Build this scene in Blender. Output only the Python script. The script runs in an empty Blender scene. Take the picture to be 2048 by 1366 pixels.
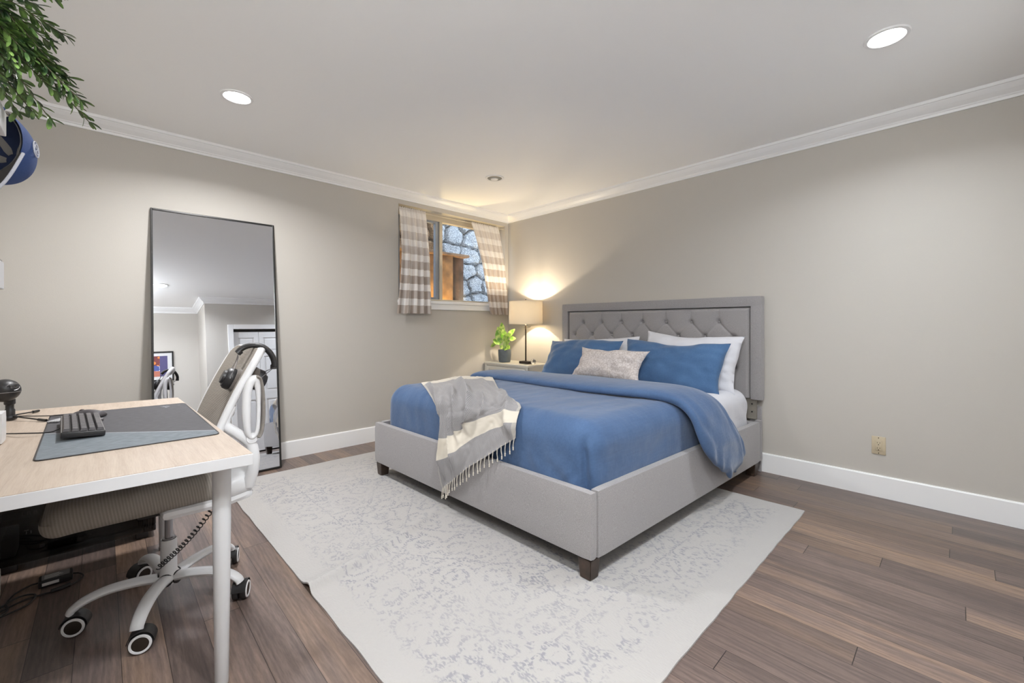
import bpy, bmesh, math, random
from mathutils import Vector, Matrix, noise
random.seed(7)
S = bpy.context.scene
C = S.collection
PI = math.pi

# ------------------------------------------------------------------ camera
cam_d = bpy.data.cameras.new('camera')
cam = bpy.data.objects.new('camera', cam_d); C.objects.link(cam)
cam_d.sensor_width = 36.0
cam_d.lens = 856.5 / 2048 * 36
cam_d.shift_y = -(683 - 649.1) / 2048
cam_d.clip_start = 0.02
cam.location = (0, 0, 1.12)
cam.rotation_euler = (PI / 2, 0, math.radians(-43.71))
S.camera = cam

# ------------------------------------------------------------------ world, exposure
w = bpy.data.worlds.new('world'); S.world = w; w.use_nodes = True
wn = w.node_tree.nodes; wl = w.node_tree.links
bg = wn['Background']
bg.inputs[0].default_value = (0.74, 0.84, 1.0, 1)
bg.inputs[1].default_value = 1.7
S.view_settings.view_transform = 'Standard'
S.view_settings.look = 'None'
S.view_settings.gamma = 1
S.view_settings.exposure = 1.06
S.cycles.max_bounces = 20
S.cycles.diffuse_bounces = 14
S.cycles.glossy_bounces = 5
S.cycles.transmission_bounces = 8
S.cycles.sample_clamp_indirect = 6

CEIL = 2.465
XW, YW = 3.651, 3.891          # headboard wall, window wall
XL, YS, YA, XJ = -0.46, -0.34, -1.02, 1.14   # desk wall, closet wall, alcove wall, jog
FILL_GLOBE_W = 32.0                 # watts of the globe added for fill light
DOWN_W = 15.5                  # watts of each recessed lamp

# ------------------------------------------------------------------ materials
def nodes(m):
    return m.node_tree.nodes, m.node_tree.links, m.node_tree.nodes['Principled BSDF']

def mat(name, col, rough=0.6, metal=0.0, bump=None, vary=None, spec=0.5, sheen=0.0, emit=None, coat=0.0):
    """bump=(scale,strength) noise bump ; vary=(scale,amount) colour variation"""
    m = bpy.data.materials.new(name); m.use_nodes = True
    n, l, p = nodes(m)
    p.inputs['Base Color'].default_value = (*col, 1)
    p.inputs['Roughness'].default_value = rough
    p.inputs['Metallic'].default_value = metal
    p.inputs['Specular IOR Level'].default_value = spec
    p.inputs['Coat Weight'].default_value = coat
    if sheen:
        p.inputs['Sheen Weight'].default_value = sheen
        p.inputs['Sheen Roughness'].default_value = 0.5
    if emit:
        p.inputs['Emission Color'].default_value = (*emit[:3], 1)
        p.inputs['Emission Strength'].default_value = emit[3]
    tc = n.new('ShaderNodeTexCoord')
    if vary:
        t = n.new('ShaderNodeTexNoise'); t.inputs['Scale'].default_value = vary[0]; t.inputs['Detail'].default_value = 4
        l.new(tc.outputs['Object'], t.inputs['Vector'])
        r = n.new('ShaderNodeMapRange')
        r.inputs[1].default_value = .3; r.inputs[2].default_value = .7
        r.inputs[3].default_value = 1 - vary[1]; r.inputs[4].default_value = 1 + vary[1]
        l.new(t.outputs['Fac'], r.inputs[0])
        mx = n.new('ShaderNodeVectorMath'); mx.operation = 'SCALE'
        mx.inputs[0].default_value = col
        l.new(r.outputs[0], mx.inputs['Scale']); l.new(mx.outputs[0], p.inputs['Base Color'])
    if bump:
        t = n.new('ShaderNodeTexNoise'); t.inputs['Scale'].default_value = bump[0]; t.inputs['Detail'].default_value = 3
        l.new(tc.outputs['Object'], t.inputs['Vector'])
        b = n.new('ShaderNodeBump'); b.inputs['Strength'].default_value = bump[1]; b.inputs['Distance'].default_value = .01
        l.new(t.outputs['Fac'], b.inputs['Height']); l.new(b.outputs[0], p.inputs['Normal'])
    return m

def math_node(n, l, op, a, b=None, c=None):
    x = n.new('ShaderNodeMath'); x.operation = op
    for i, v in enumerate((a, b, c)):
        if v is None: continue
        if isinstance(v, (int, float)): x.inputs[i].default_value = v
        else: l.new(v, x.inputs[i])
    return x.outputs[0]

def mix_col(n, l, fac, a, b):
    x = n.new('ShaderNodeMix'); x.data_type = 'RGBA'
    if isinstance(fac, (int, float)): x.inputs[0].default_value = fac
    else: l.new(fac, x.inputs[0])
    for i, v in ((6, a), (7, b)):
        if isinstance(v, tuple): x.inputs[i].default_value = (*v[:3], 1)
        else: l.new(v, x.inputs[i])
    return x.outputs[2]

M = {}
M['wall'] = mat('wall_paint', (.505, .478, .436), .62, bump=(180, .04))
M['ceiling'] = mat('ceiling_paint', (.93, .93, .925), .7)
M['trim'] = mat('white_trim_paint', (.84, .84, .84), .38)
M['bed'] = mat('grey_linen', (.290, .275, .276), .92, bump=(500, .22), vary=(420, .26), sheen=.25)
M['bed_dark'] = mat('headboard_backing_grey', (.10, .095, .095), .95)  # dark grey of the board behind the tufted panel
M['bracket'] = mat('bare_plywood_grey', (.22, .20, .17), .8)
M['dark_wood'] = mat('dark_walnut', (.045, .028, .020), .42, vary=(25, .4))
M['sheet'] = mat('white_cotton', (.62, .62, .66), .85, bump=(35, .25), sheen=.15)
M['white_metal'] = mat('white_powder_coat', (.60, .60, .61), .38)
M['white_plastic'] = mat('white_plastic', (.72, .72, .73), .33)
M['black_plastic'] = mat('black_plastic', (.018, .017, .018), .42)
M['black_metal'] = mat('black_metal', (.02, .019, .018), .35, metal=.3)
M['bronze'] = mat('dark_bronze', (.045, .035, .028), .4, metal=.6)
M['grey_metal'] = mat('brushed_steel', (.32, .31, .32), .32, metal=.9)
M['mirror'] = mat('mirror_glass', (.72, .735, .775), .0, metal=1.0)
M['leather'] = mat('black_leather', (.02, .018, .018), .5, bump=(300, .2))
M['velour'] = mat('brown_grey_velour', (.13, .11, .095), 1, bump=(500, .4), sheen=.4)
M['pad_taupe'] = mat('taupe_foam_pad', (.27, .245, .22), .8)
M['beige_vinyl'] = mat('beige_vinyl', (.52, .46, .36), .45)
M['ivory'] = mat('ivory_plastic', (.52, .44, .31), .4)
M['slot'] = mat('dark_slot', (.02, .015, .01), .6)
M['pot'] = mat('blue_grey_ceramic', (.085, .105, .125), .55, bump=(60, .2), vary=(20, .15))
M['soil'] = mat('potting_soil', (.03, .02, .014), 1)
M['nightstand'] = mat('cream_white_lacquer', (.62, .60, .54), .42)
M['tassel'] = mat('cream_cotton_cord', (.62, .57, .49), .9)
M['label_white'] = mat('printed_white', (.6, .6, .6), .6)
M['ink_grey'] = mat('print_grey', (.28, .29, .31), .6)
M['pc_ink'] = mat('etched_grey_print', (.16, .16, .16), .6)
M['navy'] = mat('royal_blue_cotton', (.028, .065, .21), .85, bump=(700, .3))
M['navy_in'] = mat('navy_lining', (.012, .022, .06), .9)
M['tape'] = mat('taupe_seam_tape', (.20, .185, .17), .9)
M['brim_under'] = mat('dark_brim_underside', (.035, .03, .028), .9)
M['brim_edge'] = mat('white_heather_edge', (.55, .56, .62), .9, bump=(500, .4))
M['orange'] = mat('orange_thread', (.6, .10, .03), .8)
M['glass_bulb'] = mat('frosted_bulb', (.8, .8, .78), .3)
M['binding'] = mat('cream_binding', (.70, .62, .48), .8)
M['can'] = mat('recessed_can_grey', (.26, .25, .22), .45)

def glass(name, col=(1, 1, 1), rough=0.0, refl=.06):
    m = bpy.data.materials.new(name); m.use_nodes = True
    n, l = m.node_tree.nodes, m.node_tree.links
    n.clear()
    o = n.new('ShaderNodeOutputMaterial'); t = n.new('ShaderNodeBsdfTransparent'); g = n.new('ShaderNodeBsdfGlossy')
    t.inputs[0].default_value = (*col, 1); g.inputs['Roughness'].default_value = rough
    x = n.new('ShaderNodeMixShader'); x.inputs[0].default_value = refl
    l.new(t.outputs[0], x.inputs[1]); l.new(g.outputs[0], x.inputs[2]); l.new(x.outputs[0], o.inputs[0])
    return m
M['pane'] = glass('window_glass', (.93, .96, .97))
M['clear'] = glass('clear_plastic', (.86, .87, .88), .05, .18)
M['crystal'] = mat('cut_crystal', (.95, .95, .95), .02); M['crystal'].node_tree.nodes['Principled BSDF'].inputs['Transmission Weight'].default_value = .95
M['smoke'] = glass('smoked_glass', (.55, .55, .55), .02, .06)

def floor_mat():
    m = bpy.data.materials.new('laminate_planks'); m.use_nodes = True
    n, l, p = nodes(m)
    tc = n.new('ShaderNodeTexCoord')
    sep = n.new('ShaderNodeSeparateXYZ'); l.new(tc.outputs['Object'], sep.inputs[0])
    W = .1157
    xs = math_node(n, l, 'DIVIDE', math_node(n, l, 'SUBTRACT', sep.outputs[0], .045), W)
    row = math_node(n, l, 'FLOOR', xs)
    fx = math_node(n, l, 'SUBTRACT', xs, row)
    wn1 = n.new('ShaderNodeTexWhiteNoise'); wn1.noise_dimensions = '1D'; l.new(row, wn1.inputs['W'])
    ys = math_node(n, l, 'ADD', math_node(n, l, 'DIVIDE', sep.outputs[1], 1.25), math_node(n, l, 'MULTIPLY', wn1.outputs['Value'], 5.0))
    col = math_node(n, l, 'FLOOR', ys)
    fy = math_node(n, l, 'SUBTRACT', ys, col)
    comb = n.new('ShaderNodeCombineXYZ'); l.new(row, comb.inputs[0]); l.new(col, comb.inputs[1])
    wn2 = n.new('ShaderNodeTexWhiteNoise'); wn2.noise_dimensions = '3D'; l.new(comb.outputs[0], wn2.inputs['Vector'])
    # grain: stretched noise offset per plank
    off = n.new('ShaderNodeVectorMath'); off.operation = 'SCALE'; off.inputs['Scale'].default_value = 37.0
    l.new(wn2.outputs['Color'], off.inputs[0])
    mp = n.new('ShaderNodeMapping'); mp.inputs['Scale'].default_value = (1, .09, 1)
    l.new(tc.outputs['Object'], mp.inputs[0])
    add = n.new('ShaderNodeVectorMath'); l.new(mp.outputs[0], add.inputs[0]); l.new(off.outputs[0], add.inputs[1])
    g1 = n.new('ShaderNodeTexNoise'); g1.inputs['Scale'].default_value = 9; g1.inputs['Detail'].default_value = 5; g1.inputs['Distortion'].default_value = .6
    l.new(add.outputs[0], g1.inputs['Vector'])
    g2 = n.new('ShaderNodeTexNoise'); g2.inputs['Scale'].default_value = 170; g2.inputs['Detail'].default_value = 6; g2.inputs['Roughness'].default_value = .7
    l.new(add.outputs[0], g2.inputs['Vector'])
    g3 = n.new('ShaderNodeTexWave'); g3.bands_direction = 'X'; g3.inputs['Scale'].default_value = 14; g3.inputs['Distortion'].default_value = 14; g3.inputs['Detail'].default_value = 3; g3.inputs['Detail Scale'].default_value = 1.2
    l.new(add.outputs[0], g3.inputs['Vector'])
    # two tone streak
    cr = n.new('ShaderNodeValToRGB'); sepc = n.new('ShaderNodeSeparateColor'); l.new(wn2.outputs['Color'], sepc.inputs[0])
    l.new(math_node(n, l, 'ADD', math_node(n, l, 'MULTIPLY', g1.outputs['Fac'], .75), math_node(n, l, 'MULTIPLY', sepc.outputs[1], .25)), cr.inputs[0])
    e = cr.color_ramp.elements
    e[0].position = .28; e[0].color = (.105, .078, .070, 1)
    e[1].position = .72; e[1].color = (.255, .170, .118, 1)
    x = e.new(.48); x.color = (.155, .112, .095, 1)
    # plank tone
    pl = n.new('ShaderNodeMapRange'); pl.inputs[3].default_value = .80; pl.inputs[4].default_value = 1.20
    l.new(wn2.outputs['Value'], pl.inputs[0])
    fine = n.new('ShaderNodeMapRange'); fine.inputs[1].default_value = .3; fine.inputs[2].default_value = .7; fine.inputs[3].default_value = .74; fine.inputs[4].default_value = 1.22
    l.new(g2.outputs['Fac'], fine.inputs[0])
    wv = n.new('ShaderNodeMapRange'); wv.inputs[3].default_value = .86; wv.inputs[4].default_value = 1.1
    l.new(g3.outputs['Fac'], wv.inputs[0])
    k = math_node(n, l, 'MULTIPLY', math_node(n, l, 'MULTIPLY', pl.outputs[0], fine.outputs[0]), wv.outputs[0])
    # seams
    ex = math_node(n, l, 'MULTIPLY', math_node(n, l, 'MINIMUM', fx, math_node(n, l, 'SUBTRACT', 1.0, fx)), W)
    ey = math_node(n, l, 'MULTIPLY', math_node(n, l, 'MINIMUM', fy, math_node(n, l, 'SUBTRACT', 1.0, fy)), 1.25)
    sx = math_node(n, l, 'GREATER_THAN', ex, .0009); sy = math_node(n, l, 'GREATER_THAN', ey, .0014)
    seam = math_node(n, l, 'MULTIPLY', sx, sy)
    sm = n.new('ShaderNodeMapRange'); sm.inputs[3].default_value = .18; sm.inputs[4].default_value = 1.0; l.new(seam, sm.inputs[0])
    k = math_node(n, l, 'MULTIPLY', k, sm.outputs[0])
    v = n.new('ShaderNodeVectorMath'); v.operation = 'SCALE'; l.new(cr.outputs[0], v.inputs[0]); l.new(k, v.inputs['Scale'])
    l.new(v.outputs[0], p.inputs['Base Color'])
    p.inputs['Roughness'].default_value = .36
    b = n.new('ShaderNodeBump'); b.inputs['Strength'].default_value = .25; b.inputs['Distance'].default_value = .001
    l.new(k, b.inputs['Height']); l.new(b.outputs[0], p.inputs['Normal'])
    return m
M['floor'] = floor_mat()

def rug_mat():
    m = bpy.data.materials.new('distressed_rug'); m.use_nodes = True
    n, l, p = nodes(m)
    tc = n.new('ShaderNodeTexCoord')
    sep = n.new('ShaderNodeSeparateXYZ'); l.new(tc.outputs['UV'], sep.inputs[0])
    U, V = sep.outputs[0], sep.outputs[1]       # metres across / along
    base = (.50, .475, .455); ink = (.15, .16, .20)
    # mirror pattern around the centre axes
    au = math_node(n, l, 'ABSOLUTE', math_node(n, l, 'SUBTRACT', U, 1.21)); av = math_node(n, l, 'ABSOLUTE', math_node(n, l, 'SUBTRACT', V, 1.46))
    cb = n.new('ShaderNodeCombineXYZ'); l.new(au, cb.inputs[0]); l.new(av, cb.inputs[1])
    # flowers: rings around voronoi points
    vo = n.new('ShaderNodeTexVoronoi'); vo.inputs['Scale'].default_value = 6.2; vo.inputs['Randomness'].default_value = .7
    dn = n.new('ShaderNodeTexNoise'); dn.inputs['Scale'].default_value = 16; l.new(cb.outputs[0], dn.inputs['Vector'])
    ds = n.new('ShaderNodeVectorMath'); ds.operation = 'SCALE'; ds.inputs['Scale'].default_value = .045; l.new(dn.outputs['Color'], ds.inputs[0])
    da = n.new('ShaderNodeVectorMath'); l.new(cb.outputs[0], da.inputs[0]); l.new(ds.outputs[0], da.inputs[1])
    l.new(da.outputs[0], vo.inputs['Vector'])
    rings = math_node(n, l, 'SINE', math_node(n, l, 'MULTIPLY', vo.outputs['Distance'], 22.0))
    v2 = n.new('ShaderNodeTexVoronoi'); v2.inputs['Scale'].default_value = 22; l.new(da.outputs[0], v2.inputs['Vector'])
    r2 = math_node(n, l, 'SINE', math_node(n, l, 'MULTIPLY', v2.outputs['Distance'], 12.0))
    motif = math_node(n, l, 'ADD', math_node(n, l, 'MULTIPLY', rings, .55), math_node(n, l, 'MULTIPLY', r2, .45))
    # line work: big medallion + border
    wv = n.new('ShaderNodeTexNoise'); wv.inputs['Scale'].default_value = 4; l.new(cb.outputs[0], wv.inputs['Vector'])
    wob = math_node(n, l, 'MULTIPLY', math_node(n, l, 'SUBTRACT', wv.outputs['Fac'], .5), .10)
    def line(expr, pos, wd):
        d = math_node(n, l, 'ABSOLUTE', math_node(n, l, 'SUBTRACT', expr, pos))
        return math_node(n, l, 'LESS_THAN', d, wd)
    dia = math_node(n, l, 'ADD', math_node(n, l, 'ADD', au, math_node(n, l, 'MULTIPLY', av, .75)), wob)
    L1 = line(dia, .62, .006); L2 = line(dia, .95, .006)
    L3 = line(au, .86, .005); L4 = line(av, 1.12, .005)
    lines = math_node(n, l, 'MAXIMUM', math_node(n, l, 'MAXIMUM', L1, L2), math_node(n, l, 'MAXIMUM', L3, L4))
    # wear masks
    wear = n.new('ShaderNodeTexNoise'); wear.inputs['Scale'].default_value = 2.4; wear.inputs['Detail'].default_value = 6; l.new(tc.outputs['UV'], wear.inputs['Vector'])
    mpd = n.new('ShaderNodeMapping'); mpd.inputs['Scale'].default_value = (1.0, .45, 1); l.new(tc.outputs['UV'], mpd.inputs[0])
    dash = n.new('ShaderNodeTexNoise'); dash.inputs['Scale'].default_value = 120; dash.inputs['Detail'].default_value = 1.5; l.new(mpd.outputs[0], dash.inputs['Vector'])
    mpd2 = n.new('ShaderNodeMapping'); mpd2.inputs['Scale'].default_value = (.35, 1, 1); l.new(tc.outputs['UV'], mpd2.inputs[0])
    dash2 = n.new('ShaderNodeTexNoise'); dash2.inputs['Scale'].default_value = 130; l.new(mpd2.outputs[0], dash2.inputs['Vector'])
    d1 = n.new('ShaderNodeMapRange'); d1.inputs[1].default_value = .43; d1.inputs[2].default_value = .55; l.new(dash.outputs['Fac'], d1.inputs[0])
    mot = n.new('ShaderNodeMapRange'); mot.inputs[1].default_value = -.10; mot.inputs[2].default_value = .45; l.new(motif, mot.inputs[0])
    full = math_node(n, l, 'MAXIMUM', mot.outputs[0], math_node(n, l, 'MULTIPLY', lines, 1.0))
    wr = n.new('ShaderNodeMapRange'); wr.inputs[1].default_value = .36; wr.inputs[2].default_value = .62; wr.inputs[3].default_value = .35; l.new(wear.outputs['Fac'], wr.inputs[0])
    f = math_node(n, l, 'MULTIPLY', math_node(n, l, 'MULTIPLY', full, d1.outputs[0]), wr.outputs[0])
    # plain margin
    edge = math_node(n, l, 'MINIMUM', math_node(n, l, 'SUBTRACT', 1.21, au), math_node(n, l, 'SUBTRACT', 1.46, av))
    mg = n.new('ShaderNodeMapRange'); mg.inputs[1].default_value = .10; mg.inputs[2].default_value = .15
    l.new(math_node(n, l, 'ADD', edge, math_node(n, l, 'MULTIPLY', math_node(n, l, 'SUBTRACT', dash2.outputs['Fac'], .5), .1)), mg.inputs[0])
    f = math_node(n, l, 'MULTIPLY', math_node(n, l, 'MULTIPLY', f, mg.outputs[0]), .66)
    big = n.new('ShaderNodeTexNoise'); big.inputs['Scale'].default_value = 3; l.new(tc.outputs['UV'], big.inputs['Vector'])
    basec = mix_col(n, l, big.outputs['Fac'], (.37, .355, .345), (.405, .388, .37))
    c = mix_col(n, l, f, basec, ink)
    l.new(c, p.inputs['Base Color'])
    p.inputs['Roughness'].default_value = 1; p.inputs['Sheen Weight'].default_value = .2
    b = n.new('ShaderNodeBump'); b.inputs['Strength'].default_value = .5; b.inputs['Distance'].default_value = .004
    l.new(dash.outputs['Fac'], b.inputs['Height']); l.new(b.outputs[0], p.inputs['Normal'])
    return m
M['rug'] = rug_mat()

def duvet_mat(name, c1, c2):
    m = bpy.data.materials.new(name); m.use_nodes = True
    n, l, p = nodes(m)
    tc = n.new('ShaderNodeTexCoord')
    a = n.new('ShaderNodeTexNoise'); a.inputs['Scale'].default_value = 5; a.inputs['Detail'].default_value = 6; l.new(tc.outputs['Object'], a.inputs['Vector'])
    mp = n.new('ShaderNodeMapping'); mp.inputs['Scale'].default_value = (1, 12, 12); l.new(tc.outputs['Object'], mp.inputs[0])
    b_ = n.new('ShaderNodeTexNoise'); b_.inputs['Scale'].default_value = 10; b_.inputs['Detail'].default_value = 6; l.new(mp.outputs[0], b_.inputs['Vector'])
    f = math_node(n, l, 'ADD', math_node(n, l, 'MULTIPLY', a.outputs['Fac'], .6), math_node(n, l, 'MULTIPLY', b_.outputs['Fac'], .4))
    r = n.new('ShaderNodeMapRange'); r.inputs[1].default_value = .35; r.inputs[2].default_value = .65; l.new(f, r.inputs[0])
    l.new(mix_col(n, l, r.outputs[0], c1, c2), p.inputs['Base Color'])
    p.inputs['Roughness'].default_value = .88; p.inputs['Sheen Weight'].default_value = .35; p.inputs['Sheen Roughness'].default_value = .4
    bb = n.new('ShaderNodeTexNoise'); bb.inputs['Scale'].default_value = 14; bb.inputs['Detail'].default_value = 8; l.new(tc.outputs['Object'], bb.inputs['Vector'])
    b = n.new('ShaderNodeBump'); b.inputs['Strength'].default_value = .22; b.inputs['Distance'].default_value = .02
    l.new(bb.outputs['Fac'], b.inputs['Height']); l.new(b.outputs[0], p.inputs['Normal'])
    return m
M['duvet'] = duvet_mat('washed_blue_linen', (.044, .090, .190), (.062, .118, .235))
M['blue_pillow'] = duvet_mat('washed_blue_cotton', (.044, .105, .222), (.060, .135, .270))

def stripes_mat(name, fn):
    m = bpy.data.materials.new(name); m.use_nodes = True
    n, l, p = nodes(m); p.inputs['Roughness'].default_value = .92
    tc = n.new('ShaderNodeTexCoord'); sep = n.new('ShaderNodeSeparateXYZ'); l.new(tc.outputs['UV'], sep.inputs[0])
    fn(m, n, l, p, tc, sep.outputs[0], sep.outputs[1])
    return m

def throw_fn(m, n, l, p, tc, U, V):
    # V 0..1 from the far end to the fringe; cream band near the fringe and at the far end
    band = math_node(n, l, 'MULTIPLY', math_node(n, l, 'GREATER_THAN', V, .665), math_node(n, l, 'LESS_THAN', V, .825))
    band = math_node(n, l, 'MAXIMUM', band, math_node(n, l, 'LESS_THAN', V, .05))
    edge = math_node(n, l, 'MAXIMUM', math_node(n, l, 'LESS_THAN', U, .025), math_node(n, l, 'GREATER_THAN', U, .975))
    w1 = n.new('ShaderNodeTexChecker'); w1.inputs['Scale'].default_value = 1
    mp = n.new('ShaderNodeMapping'); mp.inputs['Scale'].default_value = (230, 300, 1); mp.inputs['Rotation'].default_value = (0, 0, .7)
    l.new(tc.outputs['UV'], mp.inputs[0]); l.new(mp.outputs[0], w1.inputs['Vector'])
    w1.inputs['Color1'].default_value = (.17, .17, .185, 1); w1.inputs['Color2'].default_value = (.34, .32, .31, 1)
    c = mix_col(n, l, math_node(n, l, 'MAXIMUM', band, math_node(n, l, 'MULTIPLY', edge, .35)), w1.outputs['Color'], (.60, .55, .47))
    l.new(c, p.inputs['Base Color']); p.inputs['Sheen Weight'].default_value = .2
M['throw'] = stripes_mat('herringbone_throw', throw_fn)

def curtain_fn(m, n, l, p, tc, U, V):
    # V metres from the hem, U metres across cloth: horizontal bands over faint vertical bands
    def bandf(x, per, duty, off=0.0):
        f = math_node(n, l, 'FRACT', math_node(n, l, 'DIVIDE', math_node(n, l, 'ADD', x, off), per))
        return math_node(n, l, 'LESS_THAN', f, duty)
    hb = bandf(V, .150, .55, .0); vb = bandf(U, .13, .5)
    mxs = math_node(n, l, 'ADD', math_node(n, l, 'MULTIPLY', hb, .66), math_node(n, l, 'MULTIPLY', vb, .34))
    # bands fade towards the heading: window backlight put into the cloth colour
    gr = n.new('ShaderNodeMapRange'); gr.inputs[1].default_value = .35; gr.inputs[2].default_value = 1.05; gr.inputs[3].default_value = 1; gr.inputs[4].default_value = .32
    l.new(V, gr.inputs[0])
    c = mix_col(n, l, math_node(n, l, 'MULTIPLY', mxs, gr.outputs[0]), (.93, .91, .89), (.47, .395, .34))
    l.new(c, p.inputs['Base Color'])
    tr = n.new('ShaderNodeBsdfTranslucent'); l.new(c, tr.inputs[0])
    mx = n.new('ShaderNodeMixShader'); mx.inputs[0].default_value = .3
    o = n['Material Output']; l.new(p.outputs[0], mx.inputs[1]); l.new(tr.outputs[0], mx.inputs[2]); l.new(mx.outputs[0], o.inputs[0])
M['curtain'] = stripes_mat('checked_curtain_voile', curtain_fn)

def lumbar_fn(m, n, l, p, tc, U, V):
    dn = n.new('ShaderNodeTexNoise'); dn.inputs['Scale'].default_value = 5; l.new(tc.outputs['UV'], dn.inputs['Vector'])
    ds = n.new('ShaderNodeVectorMath'); ds.operation = 'SCALE'; ds.inputs['Scale'].default_value = .55; l.new(dn.outputs['Color'], ds.inputs[0])
    da = n.new('ShaderNodeVectorMath'); l.new(tc.outputs['UV'], da.inputs[0]); l.new(ds.outputs[0], da.inputs[1])
    v = n.new('ShaderNodeTexVoronoi'); v.inputs['Scale'].default_value = 3.2; l.new(da.outputs[0], v.inputs['Vector'])
    s = math_node(n, l, 'SINE', math_node(n, l, 'MULTIPLY', v.outputs['Distance'], 17.0))
    v2 = n.new('ShaderNodeTexVoronoi'); v2.feature = 'DISTANCE_TO_EDGE'; v2.inputs['Scale'].default_value = 7; l.new(da.outputs[0], v2.inputs['Vector'])
    e = math_node(n, l, 'LESS_THAN', v2.outputs['Distance'], .05)
    r = n.new('ShaderNodeMapRange'); r.inputs[1].default_value = -.1; r.inputs[2].default_value = .5; l.new(s, r.inputs[0])
    f = math_node(n, l, 'MAXIMUM', math_node(n, l, 'MULTIPLY', r.outputs[0], .62), math_node(n, l, 'MULTIPLY', e, .55))
    l.new(mix_col(n, l, f, (.62, .57, .55), (.36, .305, .275)), p.inputs['Base Color'])
M['lumbar'] = stripes_mat('scroll_print_linen', lumbar_fn)

def desk_fn(m, n, l, p, tc, U, V):
    mp = n.new('ShaderNodeMapping'); mp.inputs['Scale'].default_value = (14, 1.2, 14); l.new(tc.outputs['Object'], mp.inputs[0])
    a = n.new('ShaderNodeTexNoise'); a.inputs['Scale'].default_value = 5; a.inputs['Detail'].default_value = 8; a.inputs['Distortion'].default_value = .4
    l.new(mp.outputs[0], a.inputs['Vector'])
    r = n.new('ShaderNodeMapRange'); r.inputs[1].default_value = .3; r.inputs[2].default_value = .7; l.new(a.outputs['Fac'], r.inputs[0])
    mp2 = n.new('ShaderNodeMapping'); mp2.inputs['Scale'].default_value = (40, 1.5, 40); l.new(tc.outputs['Object'], mp2.inputs[0])
    b_ = n.new('ShaderNodeTexNoise'); b_.inputs['Scale'].default_value = 14; b_.inputs['Detail'].default_value = 3; l.new(mp2.outputs[0], b_.inputs['Vector'])
    r2 = n.new('ShaderNodeMapRange'); r2.inputs[1].default_value = .4; r2.inputs[2].default_value = .6; l.new(b_.outputs['Fac'], r2.inputs[0])
    c = mix_col(n, l, r.outputs[0], (.365, .285, .22), (.47, .385, .31))
    c = mix_col(n, l, math_node(n, l, 'MULTIPLY', r2.outputs[0], .35), c, (.52, .445, .37))
    l.new(c, p.inputs['Base Color']); p.inputs['Roughness'].default_value = .42
M['oak'] = stripes_mat('pale_oak_laminate', desk_fn)

def pad_fn(m, n, l, p, tc, U, V):
    # U 0..1 from wall side to edge side, V 0..1 near to far ; slate wedge divided by a pale diagonal line
    d = math_node(n, l, 'SUBTRACT', V, math_node(n, l, 'SUBTRACT', .50, math_node(n, l, 'MULTIPLY', U, .42)))
    wedge = math_node(n, l, 'LESS_THAN', d, 0.0)
    ln = math_node(n, l, 'LESS_THAN', math_node(n, l, 'ABSOLUTE', d), .004)
    mp = n.new('ShaderNodeMapping'); mp.inputs['Scale'].default_value = (3, 30, 1); mp.inputs['Rotation'].default_value = (0, 0, -.25); l.new(tc.outputs['UV'], mp.inputs[0])
    a = n.new('ShaderNodeTexNoise'); a.inputs['Scale'].default_value = 5; a.inputs['Detail'].default_value = 6; l.new(mp.outputs[0], a.inputs['Vector'])
    r = n.new('ShaderNodeMapRange'); r.inputs[1].default_value = .35; r.inputs[2].default_value = .7; l.new(a.outputs['Fac'], r.inputs[0])
    dark = mix_col(n, l, r.outputs[0], (.050, .048, .052), (.080, .077, .084)); slate = mix_col(n, l, r.outputs[0], (.095, .115, .13), (.185, .21, .23))
    c = mix_col(n, l, wedge, dark, slate); c = mix_col(n, l, ln, c, (.34, .36, .38))
    l.new(c, p.inputs['Base Color']); p.inputs['Roughness'].default_value = .75
M['pad'] = stripes_mat('printed_desk_mat', pad_fn)

def mesh_fn(m, n, l, p, tc, U, V):
    # fine ribbed knit: horizontal ribs in V (metres)
    f = math_node(n, l, 'SINE', math_node(n, l, 'MULTIPLY', V, 2 * PI / .0058))
    g = math_node(n, l, 'SINE', math_node(n, l, 'MULTIPLY', U, 2 * PI / .006))
    k = math_node(n, l, 'ADD', math_node(n, l, 'MULTIPLY', f, .42), math_node(n, l, 'ADD', math_node(n, l, 'MULTIPLY', g, .08), .5))
    c = mix_col(n, l, k, (.20, .175, .145), (.37, .335, .295))
    l.new(c, p.inputs['Base Color'])
    b = n.new('ShaderNodeBump'); b.inputs['Strength'].default_value = .5; b.inputs['Distance'].default_value = .002
    l.new(k, b.inputs['Height']); l.new(b.outputs[0], p.inputs['Normal'])
M['knit'] = stripes_mat('taupe_ribbed_mesh', mesh_fn)

def seat_fn(m, n, l, p, tc, U, V):
    f = math_node(n, l, 'SINE', math_node(n, l, 'MULTIPLY', U, 2 * PI / .0085))
    k = math_node(n, l, 'ADD', math_node(n, l, 'MULTIPLY', f, .35), .5)
    l.new(mix_col(n, l, k, (.215, .19, .162), (.30, .27, .236)), p.inputs['Base Color'])
    b = n.new('ShaderNodeBump'); b.inputs['Strength'].default_value = .35; b.inputs['Distance'].default_value = .002
    l.new(k, b.inputs['Height']); l.new(b.outputs[0], p.inputs['Normal'])
M['seat_knit'] = stripes_mat('taupe_seat_fabric', seat_fn)

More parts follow.
